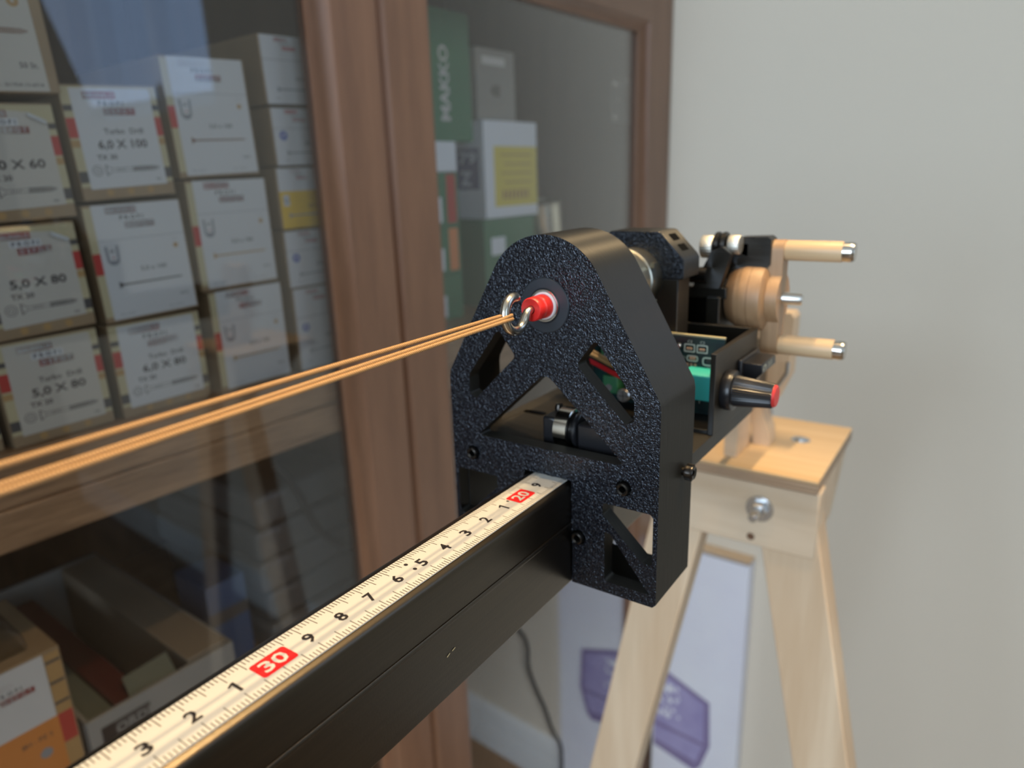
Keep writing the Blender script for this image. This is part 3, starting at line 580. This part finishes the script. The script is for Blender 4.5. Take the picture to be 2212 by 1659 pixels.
for i in range(46):
    a_ = random.uniform(-24.6, -21.0); c_ = random.choice((-70.4, -72.6, -75.0)) + random.uniform(-.9, .9); rr = random.uniform(.25, .55); t = random.uniform(0, 3)
    b_.flat([(a_ + rr * math.cos(t + k * 1.26) * (1 if k % 2 else .6), c_ + rr * math.sin(t + k * 1.26)) for k in range(5)], fw, 'canvas', .03 + i * .0005)
b_.build('purple_motif', cv)
def cabpt(u_, d_, z_): return CAB @ Vector((u_, d_, z_))
def px2cab(x, y, d):                              # where a line of sight of the real place meets the plane d in front of the panes
    v_ = Vector(((x - 1106) / 1531.1, -(y - 829.5) / 1531.1, -1)); rr = RC @ v_; o_ = Vector((12.45119, -19.88198, 10.35973)); n_ = Vector((math.cos(math.radians(3)), -math.sin(math.radians(3)), 0))
    t = ((-30.46 - d) - n_.dot(o_)) / n_.dot(rr); return o_ + rr * t
cps = [px2cab(x, y, 1.1) for x, y in ((1040, 1300), (1095, 1335), (1130, 1370), (1141, 1400), (1143, 1440), (1158, 1485), (1178, 1530), (1196, 1580), (1212, 1610), (1215, 1659), (1218, 1760), (1219, 1860))]
sm = []
for i in range(len(cps) - 1):
    p0, p1, p2, p3 = cps[max(i - 1, 0)], cps[i], cps[i + 1], cps[min(i + 2, len(cps) - 1)]
    for j in range(6):
        t = j / 6; sm.append(.5 * ((2 * p1) + (p2 - p0) * t + (2 * p0 - 5 * p1 + 4 * p2 - p3) * t * t + (3 * p1 - p0 - 3 * p2 + p3) * t ** 3))
b_ = MB(); b_.tube(sm, .17, 'blackmatte', 10); tag(b_.build('power_cable'), 'thin dark cable hanging in waves in front of the cabinet glass', 'cable')

# ================================================================== glazed cabinet
cab = empty('display_cabinet', 'reddish brown wooden cabinet with two glass doors, full of boxes', 'cabinet', (-30, 20, FZ))
CZ0, CZ1 = FZ, 45.
for q_ in (71.4, -62): b_ = MB(CAB); b_.box(q_, q_ + 2, 2.1, 38, CZ0, CZ1, 'innerwood'); b_.build('side_panel', cab)
b_ = MB(CAB); b_.box(-60, 71.4, 37, 38, CZ0, CZ1, 'innerwood'); b_.build('back_panel', cab)
b_ = MB(CAB); b_.box(21.6, 23.6, 2.1, 37, CZ0 + 8, CZ1 - 2, 'innerwood'); b_.build('divider', cab)
b_ = MB(CAB); b_.box(-60, 71.4, 2.1, 37, CZ1 - 2, CZ1, 'cherry_h'); b_.build('top_panel', cab)
b_ = MB(CAB); b_.box(-60, 71.4, 2.1, 37, CZ0 + 6, CZ0 + 8, 'innerwood'); b_.box(-60, 71.4, 3.5, 5, CZ0, CZ0 + 6, 'innerwood'); b_.build('bottom_panel', cab)
def shelf(u0, u1, ztop, lip=True):
    k = MB(CAB); k.box(u0, u1, 2.9, 37, ztop - 3.0, ztop, 'shelfwood'); k.box(u0, u1, 2.2, 2.9, ztop - 3.0, ztop - .05, 'shelfwood')
    if lip: k.box(u0, u1, 2.0, 4.2, ztop - 5.5, ztop - 3.0, 'shelfwood')
    return k.build('shelf', cab, bevel=.12)
shelf(-60, 21.6, -4.25); shelf(23.6, 71.4, -4.25); shelf(-60, 21.6, -31); shelf(-60, 21.6, -62); shelf(-60, 21.6, 34)
def door(u0, u1, z0, z1, st_, bev, gd, name):
    """frame with bevelled inner edges round a pane"""
    k = MB(CAB); g0, g1, h0, h1 = u0 + st_, u1 - st_, z0 + st_ + 2, z1 - st_
    O = [(u0, z0), (u1, z0), (u1, z1), (u0, z1)]; I = [(g0, h0), (g1, h0), (g1, h1), (g0, h1)]
    J = [(g0 + bev, h0 + bev), (g1 - bev, h0 + bev), (g1 - bev, h1 - bev), (g0 + bev, h1 - bev)]; J2 = [(g0 + bev + .45, h0 + bev + .45), (g1 - bev - .45, h0 + bev + .45), (g1 - bev - .45, h1 - bev - .45), (g0 + bev + .45, h1 - bev - .45)]
    e = .35; Oe = [(u0 + e, z0 + e), (u1 - e, z0 + e), (u1 - e, z1 - e), (u0 + e, z1 - e)]
    rings = [(O, 2.0), (O, .35), (Oe, 0), (I, 0), (J, .85), (J2, 1.0), (J2, 2.0), (O, 2.0)]
    for (a, da), (b2, db) in zip(rings, rings[1:]):
        for i in range(4):
            j = (i + 1) % 4; mm = 'cherry' if i in (1, 3) else 'cherry_h'
            k.add([(a[i][0], da, a[i][1]), (a[j][0], da, a[j][1]), (b2[j][0], db, b2[j][1]), (b2[i][0], db, b2[i][1])], [(0, 1, 2, 3)], mm)
    d_ = k.build('door', cab)
    k = MB(CAB); k.box(J2[0][0] - .4, J2[1][0] + .4, gd, gd + .3, J2[0][1] - .4, J2[2][1] + .4, 'glass'); k.build('glass_pane', d_)
    return d_
door(-24, 22.28, -98, 42, 4.65, .95, 1.3, 'l')
door(22.42, 73.4, -98, 34, 4.9, .95, 1.3, 'r') if False else None
def door_r():
    # right-hand door: slim meeting stile, wide top rail
    k = MB(CAB); u0, u1, z0, z1 = 22.42, 73.4, -98., 42.; g0, g1, h0, h1 = 27.58, 67.1, -90., 27.9
    bev, ee = .75, .45
    O = [(u0, z0), (u1, z0), (u1, z1), (u0, z1)]; I = [(g0, h0), (g1, h0), (g1, h1), (g0, h1)]
    J = [(g0 + bev, h0 + bev), (g1 - bev, h0 + bev), (g1 - bev, h1 - bev), (g0 + bev, h1 - bev)]
    J2 = [(x + (ee if i in (0, 3) else -ee), z + (ee if i < 2 else -ee)) for i, (x, z) in enumerate(J)]
    Oe = [(u0 + .5, z0 + .3), (u1 - .3, z0 + .3), (u1 - .3, z1 - .3), (u0 + .5, z1 - .3)]
    rings = [(O, 2.0), (O, .55), (Oe, 0), (I, 0), (J, .85), (J2, 1.0), (J2, 2.0), (O, 2.0)]
    for (a, da), (b2, db) in zip(rings, rings[1:]):
        for i in range(4):
            j = (i + 1) % 4; mm = 'cherry' if i in (1, 3) else 'cherry_h'
            k.add([(a[i][0], da, a[i][1]), (a[j][0], da, a[j][1]), (b2[j][0], db, b2[j][1]), (b2[i][0], db, b2[i][1])], [(0, 1, 2, 3)], mm)
    d_ = k.build('door', cab)
    k = MB(CAB); k.box(J2[0][0] - .4, J2[1][0] + .4, 1.3, 1.6, J2[0][1] - .4, J2[2][1] + .4, 'glass'); k.build('glass_pane', d_)
door_r()

hg = MB(); hq = [CAB.inverted() @ px2cab(x, y, 2.4) for x, y in ((1300, 165), (1376, 165), (1376, 262), (1300, 262))]
hg.prism([(q.x, q.z) for q in hq], 2.3, 2.5, 'blackmatte', 'Y', cap=True) if False else None
for x, y, rr in ((1326, 182, .42), (1352, 175, .30), (1332, 217, .26), (1356, 214, .30), (1325, 254, .42), (1350, 259, .28)):
    q = CAB.inverted() @ px2cab(x, y, 2.6); hg.X = CAB; hg.lathe([(rr * math.sin(math.pi * i / 10), -rr * math.cos(math.pi * i / 10)) for i in range(11)], 'steel', (q.x, 2.55, q.z), 'Y', 20)
q0, q1_ = CAB.inverted() @ px2cab(1322, 170, 3.0), CAB.inverted() @ px2cab(1322, 268, 3.0); hg.box(q0.x - .4, 69.5, 2.95, 3.15, q1_.z, q0.z, 'blackmatte'); hg.build('hinge', cab)

# ================================================================== screw boxes behind the left door
def boxframe(u0, z0, w_, d, yaw=0, roll=0):
    return CAB @ Matrix.Translation((u0, d, z0)) @ Matrix.Rotation(math.radians(yaw), 4, 'Z') @ Matrix.Rotation(math.radians(-roll), 4, 'Y')
def f0(x, z, off): return (x, -.015 - off, z)
def logo(k, x, z, sc, fn=f0):
    """stepped three-line sign; x,z = left top corner"""
    def rr(x0, x1, z0, z1, m, off=.004): k.flat(rect(x0, x1, z0, z1), fn, m, off)
    h = .38 * sc
    rr(x, x + 1.75 * sc, z - h, z, 'lred'); k.text('BAUHAUS', x + .875 * sc, z - h / 2, .24 * sc, fn, 'label', .008, .01, 1.6 * sc)
    x1, z1 = x + .62 * sc, z - h * 1.15
    rr(x1 - .03, x1 + 1.6 * sc + .03, z1 - h - .03, z1 + .03, 'lred', .003); rr(x1, x1 + 1.6 * sc, z1 - h, z1, 'label', .006)
    k.text('P R O F I', x1 + .8 * sc, z1 - h / 2, .25 * sc, fn, 'ink', .009, .02, 1.35 * sc)
    x2, z2 = x + .95 * sc, z1 - h * 1.12
    rr(x2, x2 + 1.75 * sc, z2 - h, z2, 'lred'); k.text('D E P O T', x2 + .875 * sc, z2 - h / 2, .26 * sc, fn, 'label', .008, .015, 1.5 * sc)
def ring(k, x, z, r0, r1, m, off=.006, n=24):
    a = [(x + r0 * math.cos(2 * math.pi * i / n), z + r0 * math.sin(2 * math.pi * i / n)) for i in range(n)]; b2 = [(x + r1 * math.cos(2 * math.pi * i / n), z + r1 * math.sin(2 * math.pi * i / n)) for i in range(n)]
    k.add([f0(*p, off) for p in a] + [f0(*p, off) for p in b2], [(i, (i + 1) % n, (i + 1) % n + n, i + n) for i in range(n)], m)
def screwdraw(k, x, z, w_, m):
    ring(k, x + .35, z, .32, .28, m); ring(k, x + .35, z, .16, .12, m)
    hx = x + .85
    k.flat([(hx, z + .32), (hx + .06, z + .32), (hx + .4, z + .06), (hx + .34, z + .06)], f0, m, .006); k.flat([(hx, z - .32), (hx + .34, z - .06), (hx + .4, z - .06), (hx + .06, z - .32)], f0, m, .006)
    k.flat(rect(hx, hx + .06, z - .32, z + .32), f0, m, .007)
    e = x + w_; s0 = hx + .36
    for dz in (.1, -.1): k.flat(rect(s0, e - .7, z + dz - .015, z + dz + .015), f0, m, .006)
    n = int((e - s0) * .45 / .1)
    for i in range(4): k.flat([(s0 + .25 + i * .14, z - .1), (s0 + .28 + i * .14, z - .1), (s0 + .40 + i * .14, z + .1), (s0 + .37 + i * .14, z + .1)], f0, m, .006)
    xs = s0 + (e - s0) * .42
    while xs < e - .12:
        hh = .15 * min(1, (e - xs) / .5 + .1); k.flat([(xs, z - hh), (xs + .06, z - hh), (xs + .11, z + hh), (xs + .05, z + hh)], f0, m, .008); xs += .1
def screw_fill(k, x, z, w_, m):
    k.flat([(x, z + .2), (x + .06, z + .2), (x + .25, z + .055), (x + w_ - .25, z + .05), (x + w_, z), (x + w_ - .25, z - .05), (x + .25, z - .055), (x + .06, z - .2), (x, z - .2)], f0, m, .006)
def carton(name, label, u0, z0, w_, h_, d0, deep, roll, yaw, style, size='', group='screw boxes stacked behind the left glass door', tx=''):
    X = boxframe(u0, z0, w_, d0, yaw, roll)
    root = empty(name, label, 'box', X @ Vector((w_ / 2, 0, 0)), group)
    k = MB(X); k.box(0, w_, 0, deep, 0, h_, 'kraft')
    k.build('carton', root, bevel=.06)
    p = MB(X); t = MB(X)
    if style[0] == 'T':                      # sticker on printed carton
        p.flat(rect(.03, w_ - .03, h_ * .12, h_ * .985), f0, 'kraft2', 0)
        for z1, z2, mm in ((.55, .72, 'lred'), (.78, .83, 'ldark'), (.47, .53, 'ltan'), (.16, .26, 'ldark')): p.flat(rect(.03, w_ - .03, h_ * z1, h_ * z2), f0, mm, .002)
        for xx in (.28, .5, .72): p.flat(circ(w_ * xx, h_ * .06, .22, 14), f0, 'ltan', .002)
        p.build('carton_print', root)
        L0, R0, B0, T0 = .55, w_ - .45, h_ * .10, h_ * .97
        if 'c' in style: poly = [(L0, B0), (R0, B0 + .1), (R0, T0 - .75), (R0 - .9, T0 - .28), (L0, T0)]
        else: poly = [(L0, B0), (R0, B0 + .03), (R0, T0 - .12), (R0 - .12, T0), (L0, T0)]
        paper = 'labelcream' if 'k' in style else 'label'
        t.flat(poly, f0, paper, .004)
        if 'c' in style: t.add([f0(R0, T0 - .75, .01), f0(R0 - .9, T0 - .28, .01), f0(R0 - .98, T0 - .5, .16), f0(R0 - .12, T0 - .95, .16)], [(0, 1, 2, 3)], 'label')
        logo(t, L0 + .7, T0 - .18, (w_ - 1) / 4.4)
        if tx != 'n': t.text('Turbo  Drill', (L0 + R0) / 2 + .3, h_ * .60, .32, f0, 'ink', .008, .012, 2.4)
        t.text(size, (L0 + R0) / 2 + .1, h_ * .48, .60, f0, 'ink', .008, .022, 3.0)
        t.text('TX 30' if size[0] == '6' else 'TX 20', L0 + 1.35, h_ * .375, .3, f0, 'ink', .008, .02, 1.2)
        screwdraw(t, L0 + .25, h_ * .26, R0 - L0 - .5, 'ldark'); t.text('100', R0 - .5, h_ * .155, .16, f0, 'ldark', .008, .01)
    elif style[0] == 'U':                    # full wrap label, folded over the top
        p.flat(rect(.02, .5, h_ * .05, h_ * .98), f0, 'kraft2', 0); p.flat(rect(.02, .5, h_ * .42, h_ * .60), f0, 'lred', .002); p.build('carton_print', root)
        L0, R0, B0, T0 = .5, w_ - .12, h_ * .02, h_ * .995
        t.flat(rect(L0, R0, B0, T0), f0, 'label', .004); t.flat(rect(L0, R0, h_ * .70, h_ * .70 + .03), f0, 'lgrey', .006)
        logo(t, L0 + .8, T0 - .15, (w_ - 1) / 4.8)
        t.flat(roundpoly([(L0 + .3, h_ * .655), (L0 + 1.15, h_ * .655), (L0 + 1.1, h_ * .52), (L0 + .9, h_ * .49), (L0 + .55, h_ * .49), (L0 + .35, h_ * .52)], .1, 3), f0, 'lgrey', .006)
        t.flat([(L0 + .45, h_ * .655), (L0 + 1.0, h_ * .655), (L0 + .95, h_ * .53), (L0 + .5, h_ * .53)], f0, 'label', .009); t.text('H', L0 + .72, h_ * .61, .22, f0, 'ldark', .012, .03); t.flat(circ(L0 + .74, h_ * .555, .06, 10), f0, 'lred', .012)
        t.flat(circ(R0 - .72, h_ * .60, .17, 16), f0, 'ltan', .006); t.text('TX 20', R0 - .75, h_ * .66, .10, f0, 'lgrey', .006)
        t.text(size, (L0 + R0) / 2 + .35, h_ * .43, .32, f0, 'ldark', .006, .012, 1.7)
        screw_fill(t, L0 + .75, h_ * .315, R0 - L0 - 1.3, 'ldark' if 'd' in style else ('lbrown' if 'b' in style else 'ltan'))
        t.text('100 St.', R0 - .7, h_ * .16, .17, f0, 'ldark', .006, .01); t.text('PNr.: 36128', L0 + .9, h_ * .06, .13, f0, 'lgrey', .006); t.text('PNr.: 351924', R0 - 1.4, h_ * .06, .13, f0, 'lgrey', .006)
    elif style[0] == 'D':
        if 'y' in style:
            t.flat(rect(.12, w_ - .1, .02, h_ * .62), f0, 'yellow', .004); t.flat(rect(.12, w_ - .1, h_ * .62, h_ * .99), f0, 'label', .004)
            t.flat(rect(.4, .95, h_ * .38, h_ * .56), f0, 'label', .008); t.text('U', .68, h_ * .47, .5, f0, 'lgrey', .012, .04)
            t.text('4,0 x 40', 3.2, h_ * .36, .3, f0, 'ldark', .008, .01); screw_fill(t, .8, h_ * .22, 3.2, 'lgrey'); logo(t, 1.3, h_ * .96, .55)
        else:
            t.flat(rect(.12, w_ - .1, .02, h_ * .99), f0, 'label', .004); t.flat(rect(.12, w_ - .1, h_ * .64, h_ * .645 + .02), f0, 'lgrey', .006)
            logo(t, 1.3, h_ * .96, .66); t.text('5,0 x 50' if 'e' in style else '4,5 x 60', 3.4, h_ * .38, .3, f0, 'ldark', .008, .01); screw_fill(t, 1.1, h_ * .22, 3.2, 'lgrey')
            t.text('PNr.', 1.1, h_ * .09, .13, f0, 'ldark', .006)
            if 'o' not in style: ring(t, .95, h_ * .52, .34, 0.0, 'lblue'); t.flat([(.8, h_ * .5), (.95, h_ * .58), (1.1, h_ * .5)], f0, 'label', .012)
    elif style[0] == 'N':                    # near box with big screw picture
        t.flat([(.1, .08), (w_ - .55, .08), (w_ - .65, h_ - .1), (.1, h_ - .1)], f0, 'labelcream', .004)
        ring(t, w_ - 1.35, h_ * .62, .30, .09, 'ltan'); screwdraw(t, .6, h_ * .42, w_ - 1.5, 'lbrown')
        t.text('50 St.', w_ - 1.3, h_ * .19, .3, f0, 'ink', .008, .01, .9); t.text('PNr.: 351924-13-6914', w_ - 2.1, h_ * .055, .19, f0, 'ink', .008, .005, 2.6)
    elif style[0] == 'O':                    # orange and white one on the lower shelf
        p.flat(rect(w_ - .95, w_ - .1, .1, h_ - .25), f0, 'ltan', .002); p.flat(rect(w_ - .95, w_ - .1, h_ * .50, h_ * .66), f0, 'lred', .005)
        for z_ in (.71, .82, .93): p.flat(rect(w_ - .95, w_ - .1, h_ * z_, h_ * z_ + .2), f0, 'ldark', .006)
        p.build('carton_print', root)
        t.flat(rect(.1, w_ - .95, .1, h_ * .66), f0, 'orange', .004); t.flat(rect(.1, w_ - 1.0, h_ * .66, h_ - .15), f0, 'label', .004)
        logo(t, w_ - 4.6, h_ * .93, 1.05); t.text('BH - PZ 3', w_ - 2.3, h_ * .585, .32, f0, 'ldark', .008, .01, 1.7); t.flat(circ(w_ - 2.0, h_ * .50, .36, 20), f0, 'lgrey', .008)
        t.text('4,0 x 35', w_ - 3, h_ * .26, .5, f0, 'ldark', .008, .02)
    t.build('sticker', root)
    return root
B = 'screw_box'
DD = 3.5
carton(B, 'cream screw box reading 5,0 X 80 under Turbo Drill, bottom of leftmost stack', -6.2, -4.25, 5.75, 6.25, DD, 12, .8, 0, 'Tk', '5,0 X 80')
carton(B, 'cream screw box reading 5,0 X 80, curled sticker corner, above the Turbo Drill one', -5.9, 2.12, 5.5, 6.3, DD, 12, 1.8, 0, 'Tkc', '5,0 X 80', tx='n')
carton(B, 'cream screw box ending in X 60 with torn sticker corner, third up leftmost stack', -5.75, 8.65, 5.4, 6.3, DD - .2, 12, 2.2, 0, 'Tkc', '5,0 X 60', tx='n')
carton(B, 'screw box marked 50 pieces with large screw picture, topmost at left edge', -6.1, 15.4, 5.9, 7.4, DD - .6, 12, 2.4, -3, 'N')
carton(B, 'white screw box reading 6,0 X 80 under Turbo Drill, bottom of second stack', .15, -4.25, 6.15, 6.25, DD, 12, .4, 0, 'T', '6,0 X 80')
carton(B, 'white screw box with black screw picture, middle of second stack', .2, 2.1, 6.2, 7.3, DD, 12, 1.6, 0, 'Ud', '5,0 x 100')
carton(B, 'white screw box reading 6,0 X 100 under Turbo Drill, top of second stack', .25, 9.65, 5.75, 6.6, DD - .1, 12, 2.8, 0, 'T', '6,0 X 100')
carton(B, 'white screw box with tan screw picture, bottom of third stack', 7.2, -4.25, 6.0, 7.35, DD, 12, 0, 0, 'U', '5,0 x 120')
carton(B, 'white screw box with tan screw picture, middle of third stack', 6.85, 3.2, 6.2, 7.5, DD, 12, .8, 0, 'U', '5,0 x 100')
carton(B, 'white screw box with reddish brown screw picture, top of third stack', 6.55, 10.85, 6.05, 7.6, DD, 12, 2.2, 0, 'Ub', '5,0 x 100')
carton(B, 'white screw box with blue dot, partly behind door frame, bottom of fourth stack', 14.1, -4.25, 6.2, 6.6, DD, 12, 0, 0, 'D')
carton(B, 'white screw box with blue dot, second from bottom of fourth stack', 13.95, 2.45, 6.2, 4.35, DD, 12, .3, 0, 'De')
carton(B, 'white and yellow screw box, middle of fourth stack', 13.95, 6.95, 6.2, 4.5, DD, 12, .8, 0, 'Dy')
carton(B, 'white screw box with blue dot, directly above the yellow one', 14.1, 11.6, 6.2, 4.1, DD, 12, 1.4, 0, 'D')
carton(B, 'white screw box without blue dot, top of fourth stack', 13.9, 15.9, 6.2, 4.7, DD, 12, 2, 0, 'Deo')
carton(B, 'screw box sliver at left edge behind the strings', -12.6, -4.25, 6.0, 6.3, DD + .4, 12, 0, 0, 'Tk', '4,5 X 70')
# lower shelf of the left compartment
carton(B, 'orange and white screw box on the lower shelf at left edge', -13.2, -31, 6.6, 13.7, 3.0, 9, 0, 0, 'O', group=None)
k = MB(CAB); k.prism(roundpoly([(-13, -17.2), (-7.9, -17.2), (-8.1, -15.9), (-9, -15.2), (-13, -15.1)], .3, 4), 4, 8, 'clearplastic', 'Y'); tag(k.build('clear_plastic_case'), 'small clear plastic case lying on the orange screw box', 'case')
fb = empty('card_file_box', 'open grey card box with black label plate on the lower shelf', 'box', cabpt(-1, 3, -30.98))
k = MB(CAB); k.box(-6.2, 4.6, 3.0, 3.3, -30.98, -23.8, 'greycard'); k.box(4.3, 4.6, 3.3, 27, -30.98, -23.8, 'greycard'); k.box(-6.2, -5.9, 3.3, 27, -30.98, -23.8, 'greycard'); k.box(-6.2, 4.6, 26.7, 27, -30.98, -23.8, 'greycard'); k.box(-6.2, 4.6, 3, 27, -30.98, -30.7, 'greycard'); k.build('body', fb, bevel=.05)
k = MB(CAB); k.box(1.2, 4.3, 3.5, 26, -30.7, -23.6, 'tancard'); k.build('tan_card_block', fb, bevel=.1)
k = MB(CAB); k.box(-3.9, -2.0, 3.8, 24, -30.7, -24.3, 'darkred'); k.build('dark_red_folder', fb, bevel=.05)
k = MB(CAB); k.box(-5.8, -4.0, 3.6, 24, -30.7, -24.6, 'darkgreen'); k.build('grey_divider', fb)
k = MB(CAB); k.add([(-3.1, 3.2, -24.2), (.2, 3.2, -23.9), (.6, 5.4, -23.3), (-2.7, 5.4, -23.5), (-3.1, 3.2, -24.3), (.2, 3.2, -24.0), (.6, 5.4, -23.4), (-2.7, 5.4, -23.6)], [(0, 1, 2, 3), (7, 6, 5, 4), (0, 4, 5, 1), (1, 5, 6, 2), (2, 6, 7, 3), (3, 7, 4, 0)], 'darkgreen'); k.build('paper_tab', fb)
k = MB(CAB); fl = lambda x, z, off: (x, 2.98 - off, z); k.flat(rect(-5.4, -2.1, -26.1, -24.7), fl, 'ldark', .005); k.flat(rect(-5.4, -4.5, -26.1, -24.7), fl, 'ink', .008); k.text('ORDI', -3.3, -25.4, .75, fl, 'greycard', .01, .02)
for i in range(5): k.flat(rect(-5.2, -2.4 + (i % 2) * .5, -26.6 - i * .35, -26.5 - i * .35), fl, 'ldark', .006)
k.build('label_plate', fb)
k = MB(CAB); k.box(6.0, 9.6, 9, 14, -31, -22.2, 'bluebox'); k.box(6.0, 9.6, 8.98, 9.0, -26, -24.8, 'ldark'); tag(k.build('blue_box', bevel=.08), 'dark blue box standing beside the open grey card box', 'box')
for i in range(5):
    u0 = 10.6 + .3 * math.sin(i * 2.1); k = MB(CAB @ Matrix.Translation((0, 0, -31 + i * 3.1)) @ Matrix.Rotation(math.radians(1.5 * math.sin(i * 3)), 4, 'Y'))
    k.box(u0, 20.8, 7.5 + .4 * (i % 2), 26, .02, 3.0, 'film'); o = k.build('grey_plastic_bag', bevel=.6, seg=4)
    tag(o, ['grey film-wrapped pack at the bottom of the pile beside the blue box', 'grey film-wrapped pack second from the bottom of the pile', 'grey film-wrapped pack in the middle of the pile', 'grey film-wrapped pack second from the top of the pile', 'grey film-wrapped pack on top of the pile under the black cable'][i], 'plastic bag', 'grey film-wrapped packs on the lower shelf')
cp_ = [px2cab(x, y, 6.8) for x, y in ((590, 1000), (625, 1035), (655, 1080), (680, 1130), (705, 1160), (740, 1180))]
k = MB(); k.tube(cp_, .28, 'blackmatte', 10); tag(k.build('black_cable'), 'black cable arching over the grey film-wrapped packs', 'cable')
# ================================================================== things behind the right door
def item(name, label, cat, u0, u1, d0, d1, z0, z1, m, extra=None, group=None):
    k = MB(CAB); k.box(u0, u1, d0, d1, z0, z1, m); o = k.build(name, bevel=.08); tag(o, label, cat, group)
    if extra:
        e_ = MB(CAB); extra(e_); e_.build('printed_label', o)
    return o
def side(u0): return lambda x, z, off: (u0 - .01 - off, x, z)      # the near end of a box; x runs into the cabinet
def front(d0): return lambda x, z, off: (x, d0 - .01 - off, z)
def wlab(k):
    fn = front(8); k.flat(rect(45.6, 53.8, 7.0, 13.6), fn, 'paleyellow')
    for i in range(4): k.flat(rect(46.8 + (i % 2) * .6, 52.6, 12.6 - i * 1.0, 12.75 - i * 1.0), fn, 'ltan', .01)
    for i in range(7): k.flat(rect(47 + i * .75, 47.5 + i * .75, 7.8, 8.8), fn, 'ltan', .01)
    fs_ = lambda x, z, off: (43.9 - .01 - off, 12.5 - x, z)
    k.flat(rect(.25, 3.7, 9.0, 13.4), fs_, 'purple'); k.text('79', 2.1, 12.4, 1.3, fs_, 'whitebox', .01, .03, 2.6); k.text('Z', 1.8, 10.2, 1.6, fs_, 'whitebox', .01, .05, 1.8)
item('white_box', 'white box with yellow front label and purple side print', 'box', 43.9, 53.9, 8, 12.5, 5.75, 16.3, 'whitebox', wlab)
def glab(k): k.flat(rect(44.6, 47.2, 1.6, 3.6), front(8), 'whitebox')
item('green_box', 'green box supporting the white and yellow box', 'box', 43.4, 53.0, 8, 13, -4.25, 5.7, 'greenbox', glab)
def gt(k):
    fs_ = lambda x, z, off: (35.6 - .01 - off, 13.5 - x, z)
    k.text('MAKKO', 0, 0, 2.0, lambda x, y, off: fs_(3.0 - y, 20.3 + x, off), 'label', 0, .03, 7.0)
item('green_box', 'tall green box with upright white lettering beside the grey box', 'box', 35.6, 42.8, 8.5, 17, 14.0, 26.5, 'greenbox', None)
k = MB(CAB); fn = lambda x, z, off: (x, 8.48 - off, z); k.text('MAKKO', 0, 0, 1.5, lambda x, y, off: fn(38.6 - y, 19.6 + x, off), 'label', 0, .03, 7.2)
o = k.build('white_lettering', bpy.data.objects['green_box.001'])
def grl(k): k.flat(rect(44.6, 48.6, 22.0, 22.8), front(8.4), 'label'); k.text('48', 46.8, 19.4, 1.3, front(8.4), 'ldark', 0, .03)
item('grey_box', 'brownish grey box standing on top of the white box', 'box', 43.6, 50.4, 8.4, 13, 16.35, 23.6, 'greycard', grl)
for i, (z0, z1, c2, lb) in enumerate(((-4.25, .6, 'greenbox', 'small green box at the bottom of the pile beside the door frame'), (.65, 5.5, 'orange2', 'small green box with orange stripe in the pile beside the door frame'), (5.55, 10.9, 'lred', 'small green box with red stripe and white label beside the door frame'), (10.95, 13.9, 'whitebox', 'small pale box on top of the pile beside the door frame'))):
    def xl(k, z0=z0, z1=z1, c2=c2):
        fn = front(7); k.flat(rect(36.4, 37.8, z0 + .3, z1 - .2), fn, c2); k.flat(rect(32.0, 35.6, z0 + .4, z0 + (z1 - z0) * .55), fn, 'whitebox')
    item('small_carton', lb, 'box', 31.5, 38.2, 7, 12, z0, z1, 'greenbox' if i < 3 else 'whitebox', xl, 'small cartons piled behind the right door')
k = MB(CAB @ Matrix.Translation((59.8, 11.5, 1.55)) @ Matrix.Rotation(math.radians(-8), 4, 'Y')); k.lathe([(0, 0), (3.3, 0), (3.4, .1), (3.4, .3), (3.3, .4), (3.3, 5.2), (3.4, 5.3), (3.4, 5.5), (3.1, 5.5), (3.1, 5.3), (0, 5.3)], 'tin', (0, 0, 0), 'Z', 48)
tag(k.build('tin_can'), 'shiny tilted tin can on the grey pack', 'can')
k = MB(CAB); k.box(55.5, 65, 8.2, 17, -4.25, 1.2, 'film'); tag(k.build('grey_pack', bevel=1.0, seg=4), 'rounded grey pack under the tin can', 'pack')
k = MB(CAB); k.box(48.5, 55.2, 6.2, 7.9, -4.25, 2.2, 'tancard'); tag(k.build('brown_packet', bevel=.5, seg=4), 'low brownish packet in front of the green box', 'packet')
